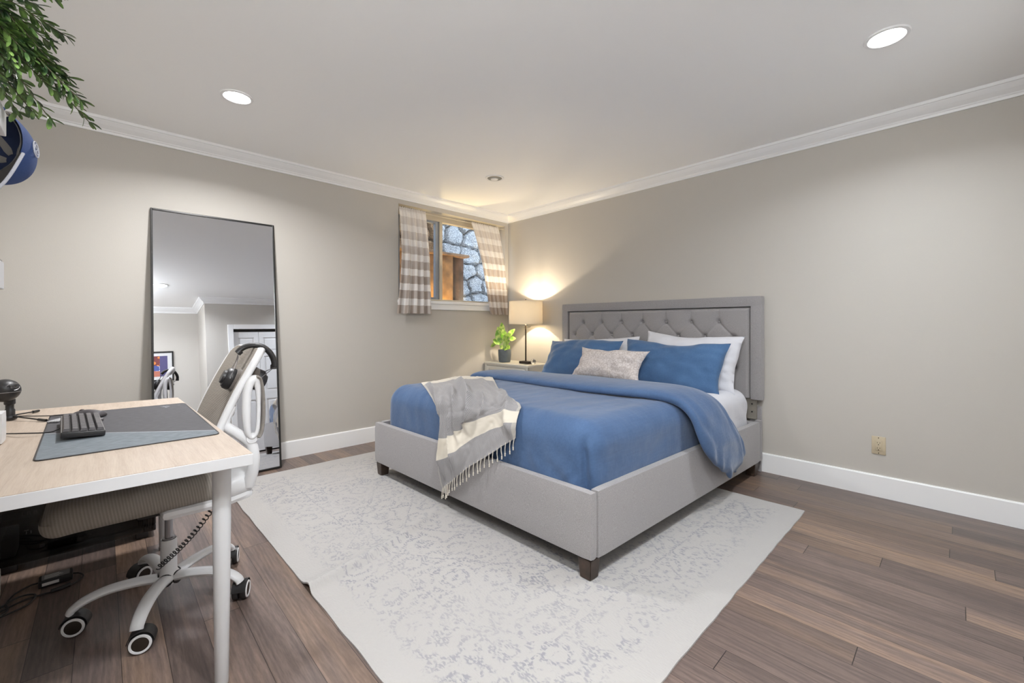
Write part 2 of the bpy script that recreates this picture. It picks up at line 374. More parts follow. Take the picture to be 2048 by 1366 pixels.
def leaf_fn_factory(c1, c2, scale):
    def f(m, n, l, p, tc, U, V):
        a = n.new('ShaderNodeTexNoise'); a.inputs['Scale'].default_value = scale; a.inputs['Detail'].default_value = 3; l.new(tc.outputs['Object'], a.inputs['Vector'])
        r = n.new('ShaderNodeMapRange'); r.inputs[1].default_value = .38; r.inputs[2].default_value = .62; l.new(a.outputs['Fac'], r.inputs[0])
        c = mix_col(n, l, r.outputs[0], c1, c2)
        l.new(c, p.inputs['Base Color']); p.inputs['Roughness'].default_value = .42
    return f
M['boxwood'] = stripes_mat('boxwood_leaf', leaf_fn_factory((.018, .050, .016), (.125, .205, .050), 42))
M['lily'] = stripes_mat('variegated_leaf', leaf_fn_factory((.12, .30, .02), (.48, .62, .16), 28))
M['stem'] = mat('green_stem', (.16, .30, .06), .6)
M['twig'] = mat('brown_twig', (.05, .045, .02), .8)

def stone_fn(m, n, l, p, tc, U, V):
    at = n.new('ShaderNodeAttribute'); at.attribute_name = 'grout'
    sp = n.new('ShaderNodeSeparateColor'); l.new(at.outputs['Color'], sp.inputs[0])
    a = n.new('ShaderNodeTexNoise'); a.inputs['Scale'].default_value = 80; a.inputs['Detail'].default_value = 8; l.new(tc.outputs['Object'], a.inputs['Vector'])
    r = n.new('ShaderNodeMapRange'); r.inputs[1].default_value = .38; r.inputs[2].default_value = .62; l.new(a.outputs['Fac'], r.inputs[0])
    gran = mix_col(n, l, r.outputs[0], (.17, .19, .21), (.60, .62, .64)); rust = mix_col(n, l, r.outputs[0], (.10, .05, .02), (.32, .19, .09))
    c = mix_col(n, l, sp.outputs[1], gran, rust); c = mix_col(n, l, sp.outputs[0], c, (.06, .06, .045))
    l.new(c, p.inputs['Base Color'])
    b = n.new('ShaderNodeBump'); b.inputs['Strength'].default_value = .8; b.inputs['Distance'].default_value = .02
    l.new(a.outputs['Fac'], b.inputs['Height']); l.new(b.outputs[0], p.inputs['Normal'])
M['stone'] = stripes_mat('rough_granite', stone_fn)
M['rust'] = mat('rusted_brown_panel', (.20, .105, .040), .6, vary=(9, .5), bump=(30, .3))
M['rust_dark'] = mat('dark_brown_panel', (.085, .045, .028), .9, spec=.1, vary=(9, .5), bump=(30, .3))

def art_fn(m, n, l, p, tc, U, V):
    a = n.new('ShaderNodeTexNoise'); a.inputs['Scale'].default_value = 4; a.inputs['Detail'].default_value = 3; l.new(tc.outputs['UV'], a.inputs['Vector'])
    v = n.new('ShaderNodeTexVoronoi'); v.inputs['Scale'].default_value = 5; l.new(tc.outputs['UV'], v.inputs['Vector'])
    warm = mix_col(n, l, math_node(n, l, 'GREATER_THAN', v.outputs['Distance'], .42), (.62, .20, .03), (.16, .03, .03))
    cool = mix_col(n, l, math_node(n, l, 'GREATER_THAN', a.outputs['Fac'], .5), (.05, .08, .28), (.45, .47, .60))
    wob = math_node(n, l, 'ADD', V, math_node(n, l, 'MULTIPLY', math_node(n, l, 'SUBTRACT', a.outputs['Fac'], .5), .4))
    c = mix_col(n, l, math_node(n, l, 'GREATER_THAN', wob, .52), cool, warm)
    c = mix_col(n, l, math_node(n, l, 'LESS_THAN', wob, .27), c, (.42, .14, .09))
    c = mix_col(n, l, math_node(n, l, 'GREATER_THAN', U, .8), c, (.07, .06, .16))
    l.new(c, p.inputs['Base Color']); p.inputs['Roughness'].default_value = .5
M['art'] = stripes_mat('abstract_print', art_fn)

def shade_mat():
    m = bpy.data.materials.new('linen_lamp_shade'); m.use_nodes = True
    n, l, p = nodes(m)
    p.inputs['Base Color'].default_value = (.74, .68, .56, 1); p.inputs['Roughness'].default_value = .9
    tr = n.new('ShaderNodeBsdfTranslucent'); tr.inputs[0].default_value = (.84, .78, .66, 1)
    x = n.new('ShaderNodeMixShader'); x.inputs[0].default_value = .14
    l.new(p.outputs[0], x.inputs[1]); l.new(tr.outputs[0], x.inputs[2]); l.new(x.outputs[0], n['Material Output'].inputs[0])
    return m
M['shade'] = shade_mat()
M['lens'] = mat('lit_lamp_lens', (.9, .9, .9), .5, emit=(1, .97, .93, 14))
M['bulb'] = mat('lit_bulb', (.9, .9, .8), .5, emit=(1, .82, .56, 6))

# ------------------------------------------------------------------ mesh helpers
ROOTLOC = {}
def tag(o, label=None, cat=None, group=None, kind=None):
    if label: o['label'] = label
    if cat: o['category'] = cat
    if group: o['group'] = group
    if kind: o['kind'] = kind
    return o

def thing(name, label, cat, loc=(0, 0, 0), group=None):
    o = bpy.data.objects.new(name, None); C.objects.link(o)
    o.empty_display_size = .05; o.location = loc
    ROOTLOC[o] = Vector(loc)
    return tag(o, label, cat, group)

def root_loc(o):
    while o.parent: o = o.parent
    return ROOTLOC.get(o, Vector((0, 0, 0)))

def link(name, bm, m, parent=None, smooth=True, angle=40, label=None, origin=None):
    """bmesh in world coordinates -> one mesh object"""
    if parent is not None: off = root_loc(parent)
    elif origin is not None: off = Vector(origin)
    else:
        if bm.verts:
            xs = [v.co for v in bm.verts]
            off = Vector(((min(v.x for v in xs) + max(v.x for v in xs)) / 2, (min(v.y for v in xs) + max(v.y for v in xs)) / 2, min(v.z for v in xs)))
        else: off = Vector((0, 0, 0))
    bmesh.ops.translate(bm, verts=bm.verts, vec=-off)
    me = bpy.data.meshes.new(name); bm.to_mesh(me); bm.free()
    me.materials.append(m)
    if smooth:
        me.shade_smooth()
        me.set_sharp_from_angle(angle=math.radians(angle))
    o = bpy.data.objects.new(name, me); C.objects.link(o)
    if parent is not None: o.parent = parent
    else:
        o.location = off; ROOTLOC[o] = off
    if label: o['label'] = label
    return o

def structure(name, bm, m, smooth=False, parent=None):
    o = link(name, bm, m, parent, smooth=smooth, origin=None if parent else (0, 0, 0))
    if not parent: o['kind'] = 'structure'
    return o

def B(): 
    bm = bmesh.new(); bm.loops.layers.uv.new('UVMap'); return bm

def merge(dst, src):
    me = bpy.data.meshes.new('tmp'); src.to_mesh(me); src.free(); dst.from_mesh(me); bpy.data.meshes.remove(me)
    return dst

def box(bm, lo, hi, bev=0.0, seg=2, rot=None, map_=None):
    b = B()
    c = [(lo[i] + hi[i]) / 2 for i in range(3)]; s = [abs(hi[i] - lo[i]) for i in range(3)]
    bmesh.ops.create_cube(b, size=1)
    for v in b.verts: v.co = Vector((v.co.x * s[0], v.co.y * s[1], v.co.z * s[2]))
    if bev > 0: bmesh.ops.bevel(b, geom=list(b.edges), offset=min(bev, min(s) * .49), segments=seg, affect='EDGES', profile=.5, clamp_overlap=True)
    if rot is not None:
        for v in b.verts: v.co = rot @ v.co
    for v in b.verts:
        v.co += Vector(c)
        if map_: v.co = Vector(map_(v.co))
    return merge(bm, b)

def prism(bm, poly, z0, z1, bev=0.0):
    """poly: list of (x,y) counter-clockwise"""
    b = B()
    lo = [b.verts.new((x, y, z0)) for x, y in poly]; hi = [b.verts.new((x, y, z1)) for x, y in poly]
    b.faces.new(hi); b.faces.new(lo[::-1])
    n = len(poly)
    for i in range(n): b.faces.new((lo[i], lo[(i + 1) % n], hi[(i + 1) % n], hi[i]))
    if bev: bmesh.ops.bevel(b, geom=list(b.edges), offset=bev, segments=2, affect='EDGES', profile=.5)
    return merge(bm, b)

def catmull(pts, n=8, closed=False):
    P = [Vector(p) for p in pts]; out = []
    m = len(P); rng = m if closed else m - 1
    for i in range(rng):
        if closed: p0, p1, p2, p3 = P[(i - 1) % m], P[i], P[(i + 1) % m], P[(i + 2) % m]
        else:
            p1, p2 = P[i], P[i + 1]; p0 = P[i - 1] if i > 0 else p1 * 2 - p2; p3 = P[i + 2] if i + 2 < m else p2 * 2 - p1
        for k in range(n):
            t = k / n
            out.append(.5 * ((2 * p1) + (p2 - p0) * t + (2 * p0 - 5 * p1 + 4 * p2 - p3) * t * t + (3 * p1 - p0 - 3 * p2 + p3) * t ** 3))
    if not closed: out.append(P[-1])
    return out

def tube(bm, pts, r, sides=10, closed=False, flat=1.0, up=None, caps=True):
    """sweep a circle (or ellipse: r along side, r*flat along up) down a polyline; r may be a list"""
    P = [Vector(p) for p in pts]; n = len(P)
    R = r if isinstance(r, (list, tuple)) else [r] * n
    if len(R) != n:
        R = [R[0] + (R[-1] - R[0]) * i / (n - 1) for i in range(n)] if len(R) == 2 else R
    rings = []; prev = None
    for i in range(n):
        if closed: t = P[(i + 1) % n] - P[(i - 1) % n]
        else: t = P[min(i + 1, n - 1)] - P[max(i - 1, 0)]
        if t.length < 1e-9: t = Vector((0, 0, 1))
        t.normalize()
        if up is not None: u = Vector(up)
        elif prev is None: u = Vector((0, 0, 1)) if abs(t.z) < .9 else Vector((1, 0, 0))
        else: u = prev
        u = (u - t * u.dot(t))
        if u.length < 1e-6: u = t.orthogonal()
        u.normalize(); s = t.cross(u); prev = u
        rings.append([bm.verts.new(P[i] + s * (math.cos(a) * R[i]) + u * (math.sin(a) * R[i] * flat)) for a in [2 * PI * k / sides for k in range(sides)]])
    for i in range(n if closed else n - 1):
        A, Bq = rings[i], rings[(i + 1) % n]
        for k in range(sides):
            bm.faces.new((A[k], A[(k + 1) % sides], Bq[(k + 1) % sides], Bq[k]))
    if not closed and caps:
        bm.faces.new(rings[0][::-1]); bm.faces.new(rings[-1])
    return bm

def lathe(bm, prof, center, axis=(0, 0, 1), sides=32, cap=True):
    """prof: list of (radius, height) along axis"""
    ax = Vector(axis).normalized(); u = ax.orthogonal().normalized(); v = ax.cross(u); c = Vector(center)
    rings = []
    for r, h in prof:
        if r < 1e-6: rings.append([bm.verts.new(c + ax * h)])
        else: rings.append([bm.verts.new(c + ax * h + u * (r * math.cos(2 * PI * k / sides)) + v * (r * math.sin(2 * PI * k / sides))) for k in range(sides)])
    for a, b in zip(rings, rings[1:]):
        if len(a) == 1 and len(b) == 1: continue
        for k in range(sides):
            k2 = (k + 1) % sides
            if len(a) == 1: bm.faces.new((a[0], b[k], b[k2])[::-1])
            elif len(b) == 1: bm.faces.new((a[k], a[k2], b[0]))
            else: bm.faces.new((a[k], a[k2], b[k2], b[k]))
    if cap:
        if len(rings[0]) > 1: bm.faces.new(rings[0][::-1])
        if len(rings[-1]) > 1: bm.faces.new(rings[-1])
    return bm

def grid(bm, f, nu, nv, closed_u=False, uvf=None):
    """f(u,v)->Vector on 0..1 ; uvf(u,v)->(U,V)"""
    uv = bm.loops.layers.uv.verify()
    V = [[bm.verts.new(f(i / nu, j / nv)) for j in range(nv + 1)] for i in range(nu if closed_u else nu + 1)]
    for i in range(nu):
        i2 = (i + 1) % nu if closed_u else i + 1
        for j in range(nv):
            fc = bm.faces.new((V[i][j], V[i2][j], V[i2][j + 1], V[i][j + 1]))
            if uvf:
                for lp, (a, b) in zip(fc.loops, ((i, j), (i + 1, j), (i + 1, j + 1), (i, j + 1))):
                    lp[uv].uv = uvf(a / nu, b / nv)
    return V

def solid(bm, t):
    """give an open sheet a thickness (bmesh solidify)"""
    bmesh.ops.recalc_face_normals(bm, faces=bm.faces)
    bmesh.ops.solidify(bm, geom=list(bm.faces), thickness=t)

def rounded(bm, lo, hi, r, res=.03, disp=None, map_=None):
    """box with fully rounded edges, regular quads, optional displacement(co, normal)->co"""
    lo = Vector(lo); hi = Vector(hi)
    n = [max(2, int(math.ceil((hi[i] - lo[i]) / res))) for i in range(3)]
    vd = {}
    b = B()
    def vert(i, j, k):
        key = (i, j, k)
        if key in vd: return vd[key]
        p = Vector((lo.x + (hi.x - lo.x) * i / n[0], lo.y + (hi.y - lo.y) * j / n[1], lo.z + (hi.z - lo.z) * k / n[2]))
        rr = min(r, min((hi[a] - lo[a]) / 2 for a in range(3)) * .999)
        q = Vector([min(max(p[a], lo[a] + rr), hi[a] - rr) for a in range(3)])
        d = p - q
        nn = d.normalized() if d.length > 1e-9 else Vector((0, 0, 1))
        p = q + nn * rr
        if disp: p = disp(p, nn)
        if map_: p = Vector(map_(p))
        vd[key] = b.verts.new(p); return vd[key]
    X, Y, Z = n
    for i in range(X):
        for j in range(Y):
            b.faces.new((vert(i, j, Z), vert(i + 1, j, Z), vert(i + 1, j + 1, Z), vert(i, j + 1, Z)))
            b.faces.new((vert(i, j, 0), vert(i, j + 1, 0), vert(i + 1, j + 1, 0), vert(i + 1, j, 0)))
    for i in range(X):
        for k in range(Z):
            b.faces.new((vert(i, 0, k), vert(i + 1, 0, k), vert(i + 1, 0, k + 1), vert(i, 0, k + 1)))
            b.faces.new((vert(i, Y, k), vert(i, Y, k + 1), vert(i + 1, Y, k + 1), vert(i + 1, Y, k)))
    for j in range(Y):
        for k in range(Z):
            b.faces.new((vert(0, j, k), vert(0, j, k + 1), vert(0, j + 1, k + 1), vert(0, j + 1, k)))
            b.faces.new((vert(X, j, k), vert(X, j + 1, k), vert(X, j + 1, k + 1), vert(X, j, k + 1)))
    return merge(bm, b)

def nz(p, s, seed=0.0):
    return noise.noise(Vector((p[0] * s + seed, p[1] * s + seed * 1.7, p[2] * s - seed)))

def text_mesh(name, body, size, m, parent, loc, xdir, ydir, depth=.0006, shear=0.0, space=1.0):
    """raised lettering; loc = world position of the text centre, xdir/ydir = its in-plane axes"""
    cu = bpy.data.curves.new(name, 'FONT'); cu.body = body; cu.size = size; cu.extrude = depth; cu.align_x = 'CENTER'; cu.align_y = 'CENTER'
    cu.shear = shear; cu.space_character = space
    o = bpy.data.objects.new(name, cu); C.objects.link(o)
    dg = bpy.context.evaluated_depsgraph_get()
    me = bpy.data.meshes.new_from_object(o.evaluated_get(dg))
    bpy.data.objects.remove(o); bpy.data.curves.remove(cu)
    x = Vector(xdir).normalized(); y = Vector(ydir); y = (y - x * y.dot(x)).normalized(); z = x.cross(y)
    mt = Matrix((x, y, z)).transposed().to_4x4(); mt.translation = Vector(loc) - root_loc(parent)
    me.transform(mt); me.materials.clear(); me.materials.append(m)
    r = bpy.data.objects.new(name, me); C.objects.link(r); r.parent = parent
    return r

# ================================================================== THE ROOM
b = B(); box(b, (XL - .1, YA - .1, -.1), (XW + .1, YW + .1, 0)); structure('floor', b, M['floor'])
b = B(); box(b, (XL - .1, YA - .1, CEIL), (XW + .1, YW + .2, CEIL + .1)); structure('ceiling', b, M['ceiling'])
WX0, WX1, WZ0, WZ1 = 2.145, 3.60, 1.37, 2.335
b = B()
box(b, (XL - .1, YW, -.05), (WX0, YW + .2, CEIL)); box(b, (WX1, YW, -.05), (XW + .1, YW + .2, CEIL))
box(b, (WX0, YW, -.05), (WX1, YW + .2, WZ0)); box(b, (WX0, YW, WZ1), (WX1, YW + .2, CEIL))
structure('wall_north', b, M['wall'])
b = B(); box(b, (XW, YS - .1, -.05), (XW + .1, YW, CEIL)); structure('wall_east', b, M['wall'])
b = B(); box(b, (XL - .1, YA - .1, -.05), (XL, YW, CEIL)); structure('wall_west', b, M['wall'])
DX0, DX1, DZ = 1.50, 2.95, 1.97
b = B()
box(b, (XJ, YS - .1, -.05), (DX0, YS, CEIL)); box(b, (DX1, YS - .1, -.05), (XW, YS, CEIL)); box(b, (DX0, YS - .1, DZ), (DX1, YS, CEIL))
box(b, (XJ, YA, -.05), (XJ + .1, YS - .1, CEIL))
structure('wall_south', b, M['wall'])
b = B(); box(b, (XL, YA - .1, -.05), (XJ + .1, YA, CEIL)); structure('wall_alcove', b, M['wall'])

# crown moulding: a profile swept along each wall. profile = (distance from wall, z)
CR = [(0, 2.378), (.010, 2.378), (.012, 2.392), (.018, 2.396), (.020, 2.402), (.045, 2.422), (.062, 2.440), (.066, 2.446), (.074, 2.448), (.076, 2.4649), (0, 2.4649)]
BB = [(0, 0), (.013, 0), (.013, .134), (.010, .141), (0, .142)]
def run(name, pts, prof, m, inward):
    """pts: wall line polyline (x,y); inward: sign of the side the room is on (left = +1)"""
    b = B(); rings = []
    n = len(pts)
    for i, p in enumerate(pts):
        p = Vector(p)
        ds = []
        if i > 0: ds.append((p - Vector(pts[i - 1])).normalized())
        if i < n - 1: ds.append((Vector(pts[i + 1]) - p).normalized())
        nn = [Vector((-d.y, d.x)) * inward for d in ds]
        if len(nn) == 2:
            mm = (nn[0] + nn[1]).normalized(); mm = mm / max(.2, mm.dot(nn[0]))
        else: mm = nn[0]
        rings.append([b.verts.new((p.x + mm.x * d, p.y + mm.y * d, z)) for d, z in prof])
    for a, c in zip(rings, rings[1:]):
        for k in range(len(prof)):
            b.faces.new((a[k], a[(k + 1) % len(prof)], c[(k + 1) % len(prof)], c[k]))
    b.faces.new(rings[0]); b.faces.new(rings[-1][::-1])
    bmesh.ops.recalc_face_normals(b, faces=b.faces)
    return structure(name, b, m)
run('trim_1', [(XL, YA), (XL, YW), (XW, YW), (XW, YS), (XJ, YS), (XJ, YA), (XL, YA)], CR, M['trim'], -1)
run('baseboard_north', [(XL + .013, YW), (XW, YW)], BB, M['trim'], -1)
run('baseboard_east', [(XW, YW - .013), (XW, YS + .013)], BB, M['trim'], -1)
run('baseboard_south', [(DX0 - .075, YS), (XJ, YS), (XJ, YA + .013)], BB, M['trim'], -1)
run('baseboard_closet', [(XW - .013, YS), (DX1 + .075, YS)], BB, M['trim'], -1)
run('baseboard_alcove', [(XJ, YA), (XL, YA)], BB, M['trim'], -1)
run('baseboard_west', [(XL, YA + .013), (XL, YW)], BB, M['trim'], -1)

# closet with bifold panel doors (seen in the mirror)
b = B()
for x0, x1 in ((DX0 - .072, DX0 + .004), (DX1 - .004, DX1 + .072)): box(b, (x0, YS - .002, 0), (x1, YS + .018, DZ + .07), .004)
box(b, (DX0 + .004, YS - .002, DZ - .004), (DX1 - .004, YS + .018, DZ + .07), .004)
structure('trim_2', b, M['trim'])
b = B(); box(b, (DX0, YS - .06, DZ - .035), (DX1, YS - .03, DZ - .012)); structure('trim_3', b, M['black_metal'])
b = B(); box(b, (DX0 - .1, YS - .75, 0), (DX1 + .1, YS - .7, CEIL)); box(b, (DX0 - .1, YS - .7, 0), (DX0 - .05, YS - .1, CEIL)); box(b, (DX1 + .05, YS - .7, 0), (DX1 + .1, YS - .1, CEIL))
structure('wall_closet', b, M['wall'])
nl = 4; lw = (DX1 - DX0 - .01) / nl
for i in range(nl):
    x0 = DX0 + .005 + i * lw; x1 = x0 + lw - .004
    b = B(); y0, y1 = YS - .062, YS - .032
    st = .065
    rails = [(.02, .20), (.82, .95), (1.52, 1.60), (1.83, 1.925)]
    box(b, (x0, y0, .02), (x0 + st, y1, 1.925)); box(b, (x1 - st, y0, .02), (x1, y1, 1.925))
    for z0, z1 in rails: box(b, (x0 + st, y0, z0), (x1 - st, y1, z1))
    for (a, z0), (z1, c) in zip(rails, rails[1:]):
        box(b, (x0 + st, y0, z0), (x1 - st, y1 - .012, z1))
        box(b, (x0 + st + .025, y0, z0 + .025), (x1 - st - .025, y1 - .003, z1 - .025), .008)
    o = structure('door_%d' % (i + 1), b, M['trim'])
    if i in (1, 2):
        k = B(); xx = x1 - .03 if i == 1 else x0 + .03
        lathe(k, [(.004, 0), (.005, .012), (.012, .018), (.013, .028), (.008, .034), (0, .035)], (xx, y1, .90), (0, 1, 0), 20)
        link('door_knob', k, M['black_metal'], o)

# window: recessed vinyl slider with sill
wroot = None
b = B(); y0, y1 = YW + .10, YW + .16
box(b, (WX0, y0, WZ0), (WX0 + .045, y1, WZ1)); box(b, (WX1 - .045, y0, WZ0), (WX1, y1, WZ1))
box(b, (WX0 + .045, y0, WZ0), (WX1 - .045, y1, WZ0 + .028)); box(b, (WX0 + .045, y0, WZ1 - .075), (WX1 - .045, y1, WZ1))
win = structure('window_1', b, M['beige_vinyl'])
b = B(); box(b, (2.70, y0 - .006, WZ0 + .028), (2.738, y1, WZ1 - .075), .003); link('mullion', b, M['beige_vinyl'], win, smooth=False)
b = B()
box(b, (2.655, y0 + .008, WZ0 + .028), (2.70, y1 - .01, WZ1 - .075), .002); box(b, (WX0 + .045, y0 + .008, WZ0 + .028), (WX0 + .075, y1 - .01, WZ1 - .075), .002)
box(b, (WX0 + .075, y0 + .008, WZ0 + .028), (2.655, y1 - .01, WZ0 + .05), .002); box(b, (WX0 + .075, y0 + .008, WZ1 - .1), (2.655, y1 - .01, WZ1 - .075), .002)
sash = link('sash', b, mat('blue_grey_sash', (.26, .28, .31), .4), win, smooth=False)
b = B(); box(b, (WX0 + .075, y1 - .03, WZ0 + .05), (2.655, y1 - .026, WZ1 - .1)); link('pane', b, M['pane'], sash, smooth=False)
b = B(); box(b, (2.738, y1 - .03, WZ0 + .028), (WX1 - .045, y1 - .026, WZ1 - .075)); link('pane', b, M['pane'], win, smooth=False)
b = B(); box(b, (WX0 - .01, YW - .028, WZ0 - .03), (WX1 + .01, YW + .10, WZ0 + .001), .004); box(b, (WX0 + .005, YW - .016, WZ0 - .09), (WX1 - .005, YW, WZ0 - .03), .003); link('window_sill', b, M['trim'], win, smooth=False)

# outside: window well
def stone_wall(name, x0, x1, z0, z1, y, seed, rustx, label, cat):
    rnd = random.Random(seed); seeds = []
    z = z0
    while z < z1 + .2:
        x = x0 + rnd.uniform(-.2, 0)
        while x < x1 + .2:
            seeds.append((x + rnd.uniform(-.05, .05), z + rnd.uniform(-.06, .06), rnd.random())); x += rnd.uniform(.20, .38)
        z += .24
    b = B(); nu, nv = int((x1 - x0) / .018), int((z1 - z0) / .018); info = []
    def f(u, v):
        x = x0 + (x1 - x0) * u; zz = z0 + (z1 - z0) * v
        wx = x + .03 * nz((x, zz, 0), 9, seed); wz = zz + .03 * nz((x, zz, 5), 9, seed)
        d = sorted((math.hypot((wx - a) * .85, wz - c), k) for k, (a, c, q) in enumerate(seeds))
        e = d[1][0] - d[0][0]
        h = min(1, e / .045); h = h * h * (3 - 2 * h)
        g = 1 - min(1, e / .016)
        info.append((g, 1.0 if x < rustx else 0.0))
        return Vector((x, y - .09 * h * (.8 + .4 * seeds[d[0][1]][2]) - .02 * nz((x, 0, zz), 14), zz))
    grid(b, f, nu, nv)
    bmesh.ops.recalc_face_normals(b, faces=b.faces)
    o = link(name, b, M['stone'], origin=((x0 + x1) / 2, y, z0))
    ca = o.data.color_attributes.new('grout', 'FLOAT_COLOR', 'POINT')
    for i, (g, r) in enumerate(info): ca.data[i].color = (g, r, 0, 1)
    return tag(o, label, cat)
stone_wall('stone_wall', 1.6, 5.4, .95, 2.62, 5.05, 3, 3.40, 'rough grey granite block retaining wall outside the window', 'wall')
b = B()
def panel(u, v):
    x = 1.5 + 1.87 * u
    return Vector((x, 4.72 - .06 * math.sin(u * PI * 2.2), 1.0 + 1.05 * v))
grid(b, panel, 40, 10); solid(b, .03); box(b, (1.5, 4.62, 2.03), (3.62, 4.90, 2.065), .008)
o = link('rusted_fence', b, M['rust']); tag(o, 'rusty brown retaining fence with a ledge on top outside the window', 'panel')
b = B(); grid(b, lambda u, v: Vector((3.400 + .215 * u, 4.80 - .03 * math.sin(u * PI), 1.0 + 1.03 * v)), 12, 6); solid(b, .03)
o = link('retaining_board', b, M['rust_dark']); tag(o, 'dark brown board between the rusty panel and the granite blocks', 'board')
b = B(); box(b, (1.5, 4.11, .9), (5.4, 5.2, 1.0)); structure('ground_outside', b, mat('gravel', (.12, .11, .10), .95, bump=(60, .8), vary=(50, .4)))
b = B()
for i in range(14):
    x = 2.9 + i * .085
    for s in (-1, 1):
        q = B(); box(q, (-.012, -.004, -.17), (.012, .004, .17), 0, rot=None)
        bmesh.ops.rotate(q, verts=q.verts, cent=(0, 0, 0), matrix=Matrix.Rotation(s * PI / 4, 3, 'Y'))
        bmesh.ops.translate(q, verts=q.verts, vec=(x, 4.98 + .005 * s, 2.70)); merge(b, q)
box(b, (2.75, 4.955, 2.58), (4.15, 4.995, 2.60))
o = link('garden_lattice', b, mat('dark_lattice_timber', (.05, .045, .05), .8), smooth=False); tag(o, 'dark diagonal lattice trellis on top of the granite wall', 'lattice')
# the warm uplight down in the well
t = thing('garden_uplight', 'small warm garden uplight at the foot of the rusty panel', 'light', (3.08, 4.44, 1.0))
b = B(); lathe(b, [(.03, 0), (.032, .05), (.036, .09), (.030, .09), (.028, .06), (0, .06)], (3.08, 4.44, 1.0)); link('housing', b, M['black_metal'], t)
ld = bpy.data.lights.new('uplight_lamp', 'SPOT'); ld.energy = 38; ld.color = (1, .68, .28); ld.spot_size = 2.2; ld.spot_blend = .8; ld.shadow_soft_size = .03
lo = bpy.data.objects.new('uplight_lamp', ld); C.objects.link(lo); lo.parent = t; lo.location = (0, 0, .11); lo.rotation_euler = (math.radians(166), 0, 0)

# wall outlet
t = thing('wall_outlet', 'ivory duplex wall outlet low on the headboard wall', 'outlet', (XW, .365, .276))
b = B(); box(b, (XW - .006, .330, .276), (XW + .001, .401, .392), .003); link('cover_plate', b, M['ivory'], t)
b = B(); box(b, (XW - .009, .348, .301), (XW - .005, .383, .367), .002); rc = link('receptacle', b, M['ivory'], t)
b = B()
for z in (.352, .318):
    for y in (.359, .372): box(b, (XW - .0098, y - .001, z - .004), (XW - .0088, y + .001, z + .004))
    lathe(b, [(.0028, 0), (.0028, .001), (0, .001)], (XW - .0088, .3655, z - .012), (-1, 0, 0), 12)
link('slots', b, M['slot'], rc)
for zs in (.383, .285):
    b = B(); lathe(b, [(.003, 0), (.003, .0012), (0, .0014)], (XW - .0058, .3655, zs), (-1, 0, 0), 12); link('screw', b, M['bronze'], t)

# ------------------------------------------------------------------ ceiling lamps
def downlight(x, y, label, lit=True, tint=(.985, .985, 1.0), k=1.0):
    t = thing('recessed_light', label, 'ceiling light', (x, y, CEIL), group='recessed ceiling lights')
    b = B(); lathe(b, [(.066, 0), (.066, -.004), (.070, -.0075), (.083, -.0065), (.086, -.001), (.086, 0)], (x, y, CEIL), sides=48, cap=False); link('trim_ring', b, M['trim'], t)
    if lit:
        b = B(); lathe(b, [(0, -.0048), (.05, -.0046), (.0665, -.0025), (.0665, .0)], (x, y, CEIL), sides=48, cap=False); link('lens', b, M['lens'], t)
        ld = bpy.data.lights.new('lamp', 'AREA'); ld.shape = 'DISK'; ld.size = .13; ld.spread = math.radians(150); ld.energy = DOWN_W * k; ld.color = tint
        lo = bpy.data.objects.new('lamp', ld); C.objects.link(lo); lo.parent = t; lo.location = (0, 0, -.010)
    else:
        b = B(); lathe(b, [(.0665, -.004), (.064, -.0035), (.062, -.0030), (.060, -.0025), (0, -.002)], (x, y, CEIL), sides=48, cap=False); link('baffle', b, M['can'], t)
        b = B(); lathe(b, [(.036, -.0026), (.034, -.008), (.022, -.014), (0, -.016)], (x + .012, y + .018, CEIL), sides=32, cap=False); link('bulb', b, M['glass_bulb'], t)
    return t
downlight(.574, 2.950, 'lit recessed ceiling light above the leaning mirror')
downlight(2.650, .237, 'large lit recessed ceiling light at the right, nearest the plain wall', tint=(.88, .94, 1.0), k=.50)
downlight(.574, .237, 'lit recessed ceiling light seen only in the mirror', tint=(.92, .96, 1.0))
downlight(2.600, 2.950, 'unlit recessed ceiling light near the window corner', lit=False)
# globe lamp added out of view to lift the room's ambient light
GX, GY, GZ = -.20, .15, 2.20
t = thing('fill_globe', 'round white globe lamp added out of view near the viewer as fill light', 'ceiling light', (GX, GY, CEIL))
b = B(); lathe(b, [(.06, 0), (.06, -.02), (.012, -.03), (.012, -.15), (.045, -.155), (.045, -.175), (0, -.175)], (GX, GY, CEIL), sides=32, cap=False); link('canopy', b, M['trim'], t)
b = B(); bmesh.ops.create_uvsphere(b, u_segments=32, v_segments=24, radius=.10); bmesh.ops.translate(b, verts=b.verts, vec=(GX, GY, GZ)); gl = link('globe', b, mat('fill_globe_opal', (.9, .9, .9), .4, emit=(.93, .97, 1, FILL_GLOBE_W / (4 * PI * PI * .01) * 1.0)), t)
#--PART2--
# ================================================================== MIRROR
t = thing('floor_mirror', 'tall black-framed mirror leaning against the window wall', 'mirror', (.63, 3.69, 0))
MB0, MT0 = Vector((0, 3.667, 0.0)), Vector((0, 3.8800, 1.930))
md = (MT0 - MB0).normalized(); mn = Vector((0, -md.z, md.y))       # up the glass, out of the glass
MX0, MX1 = .238, 1.012
ML = (MT0 - MB0).length
def mp3(x, s, o): return Vector((x, 0, 0)) + Vector((0, MB0.y, MB0.z)) + md * s + mn * o
def mbox(bm, x0, x1, s0, s1, o0, o1, bev=0):
    return box(bm, (x0, s0, o0), (x1, s1, o1), bev, map_=lambda p: mp3(p.x, p.y, p.z))
b = B()
mbox(b, MX0, MX0 + .012, .004, ML, -.022, .008, .002); mbox(b, MX1 - .012, MX1, .004, ML, -.022, .008, .002)
mbox(b, MX0 + .012, MX1 - .012, .004, .016, -.022, .008, .002); mbox(b, MX0 + .012, MX1 - .012, ML - .012, ML, -.022, .008, .002)
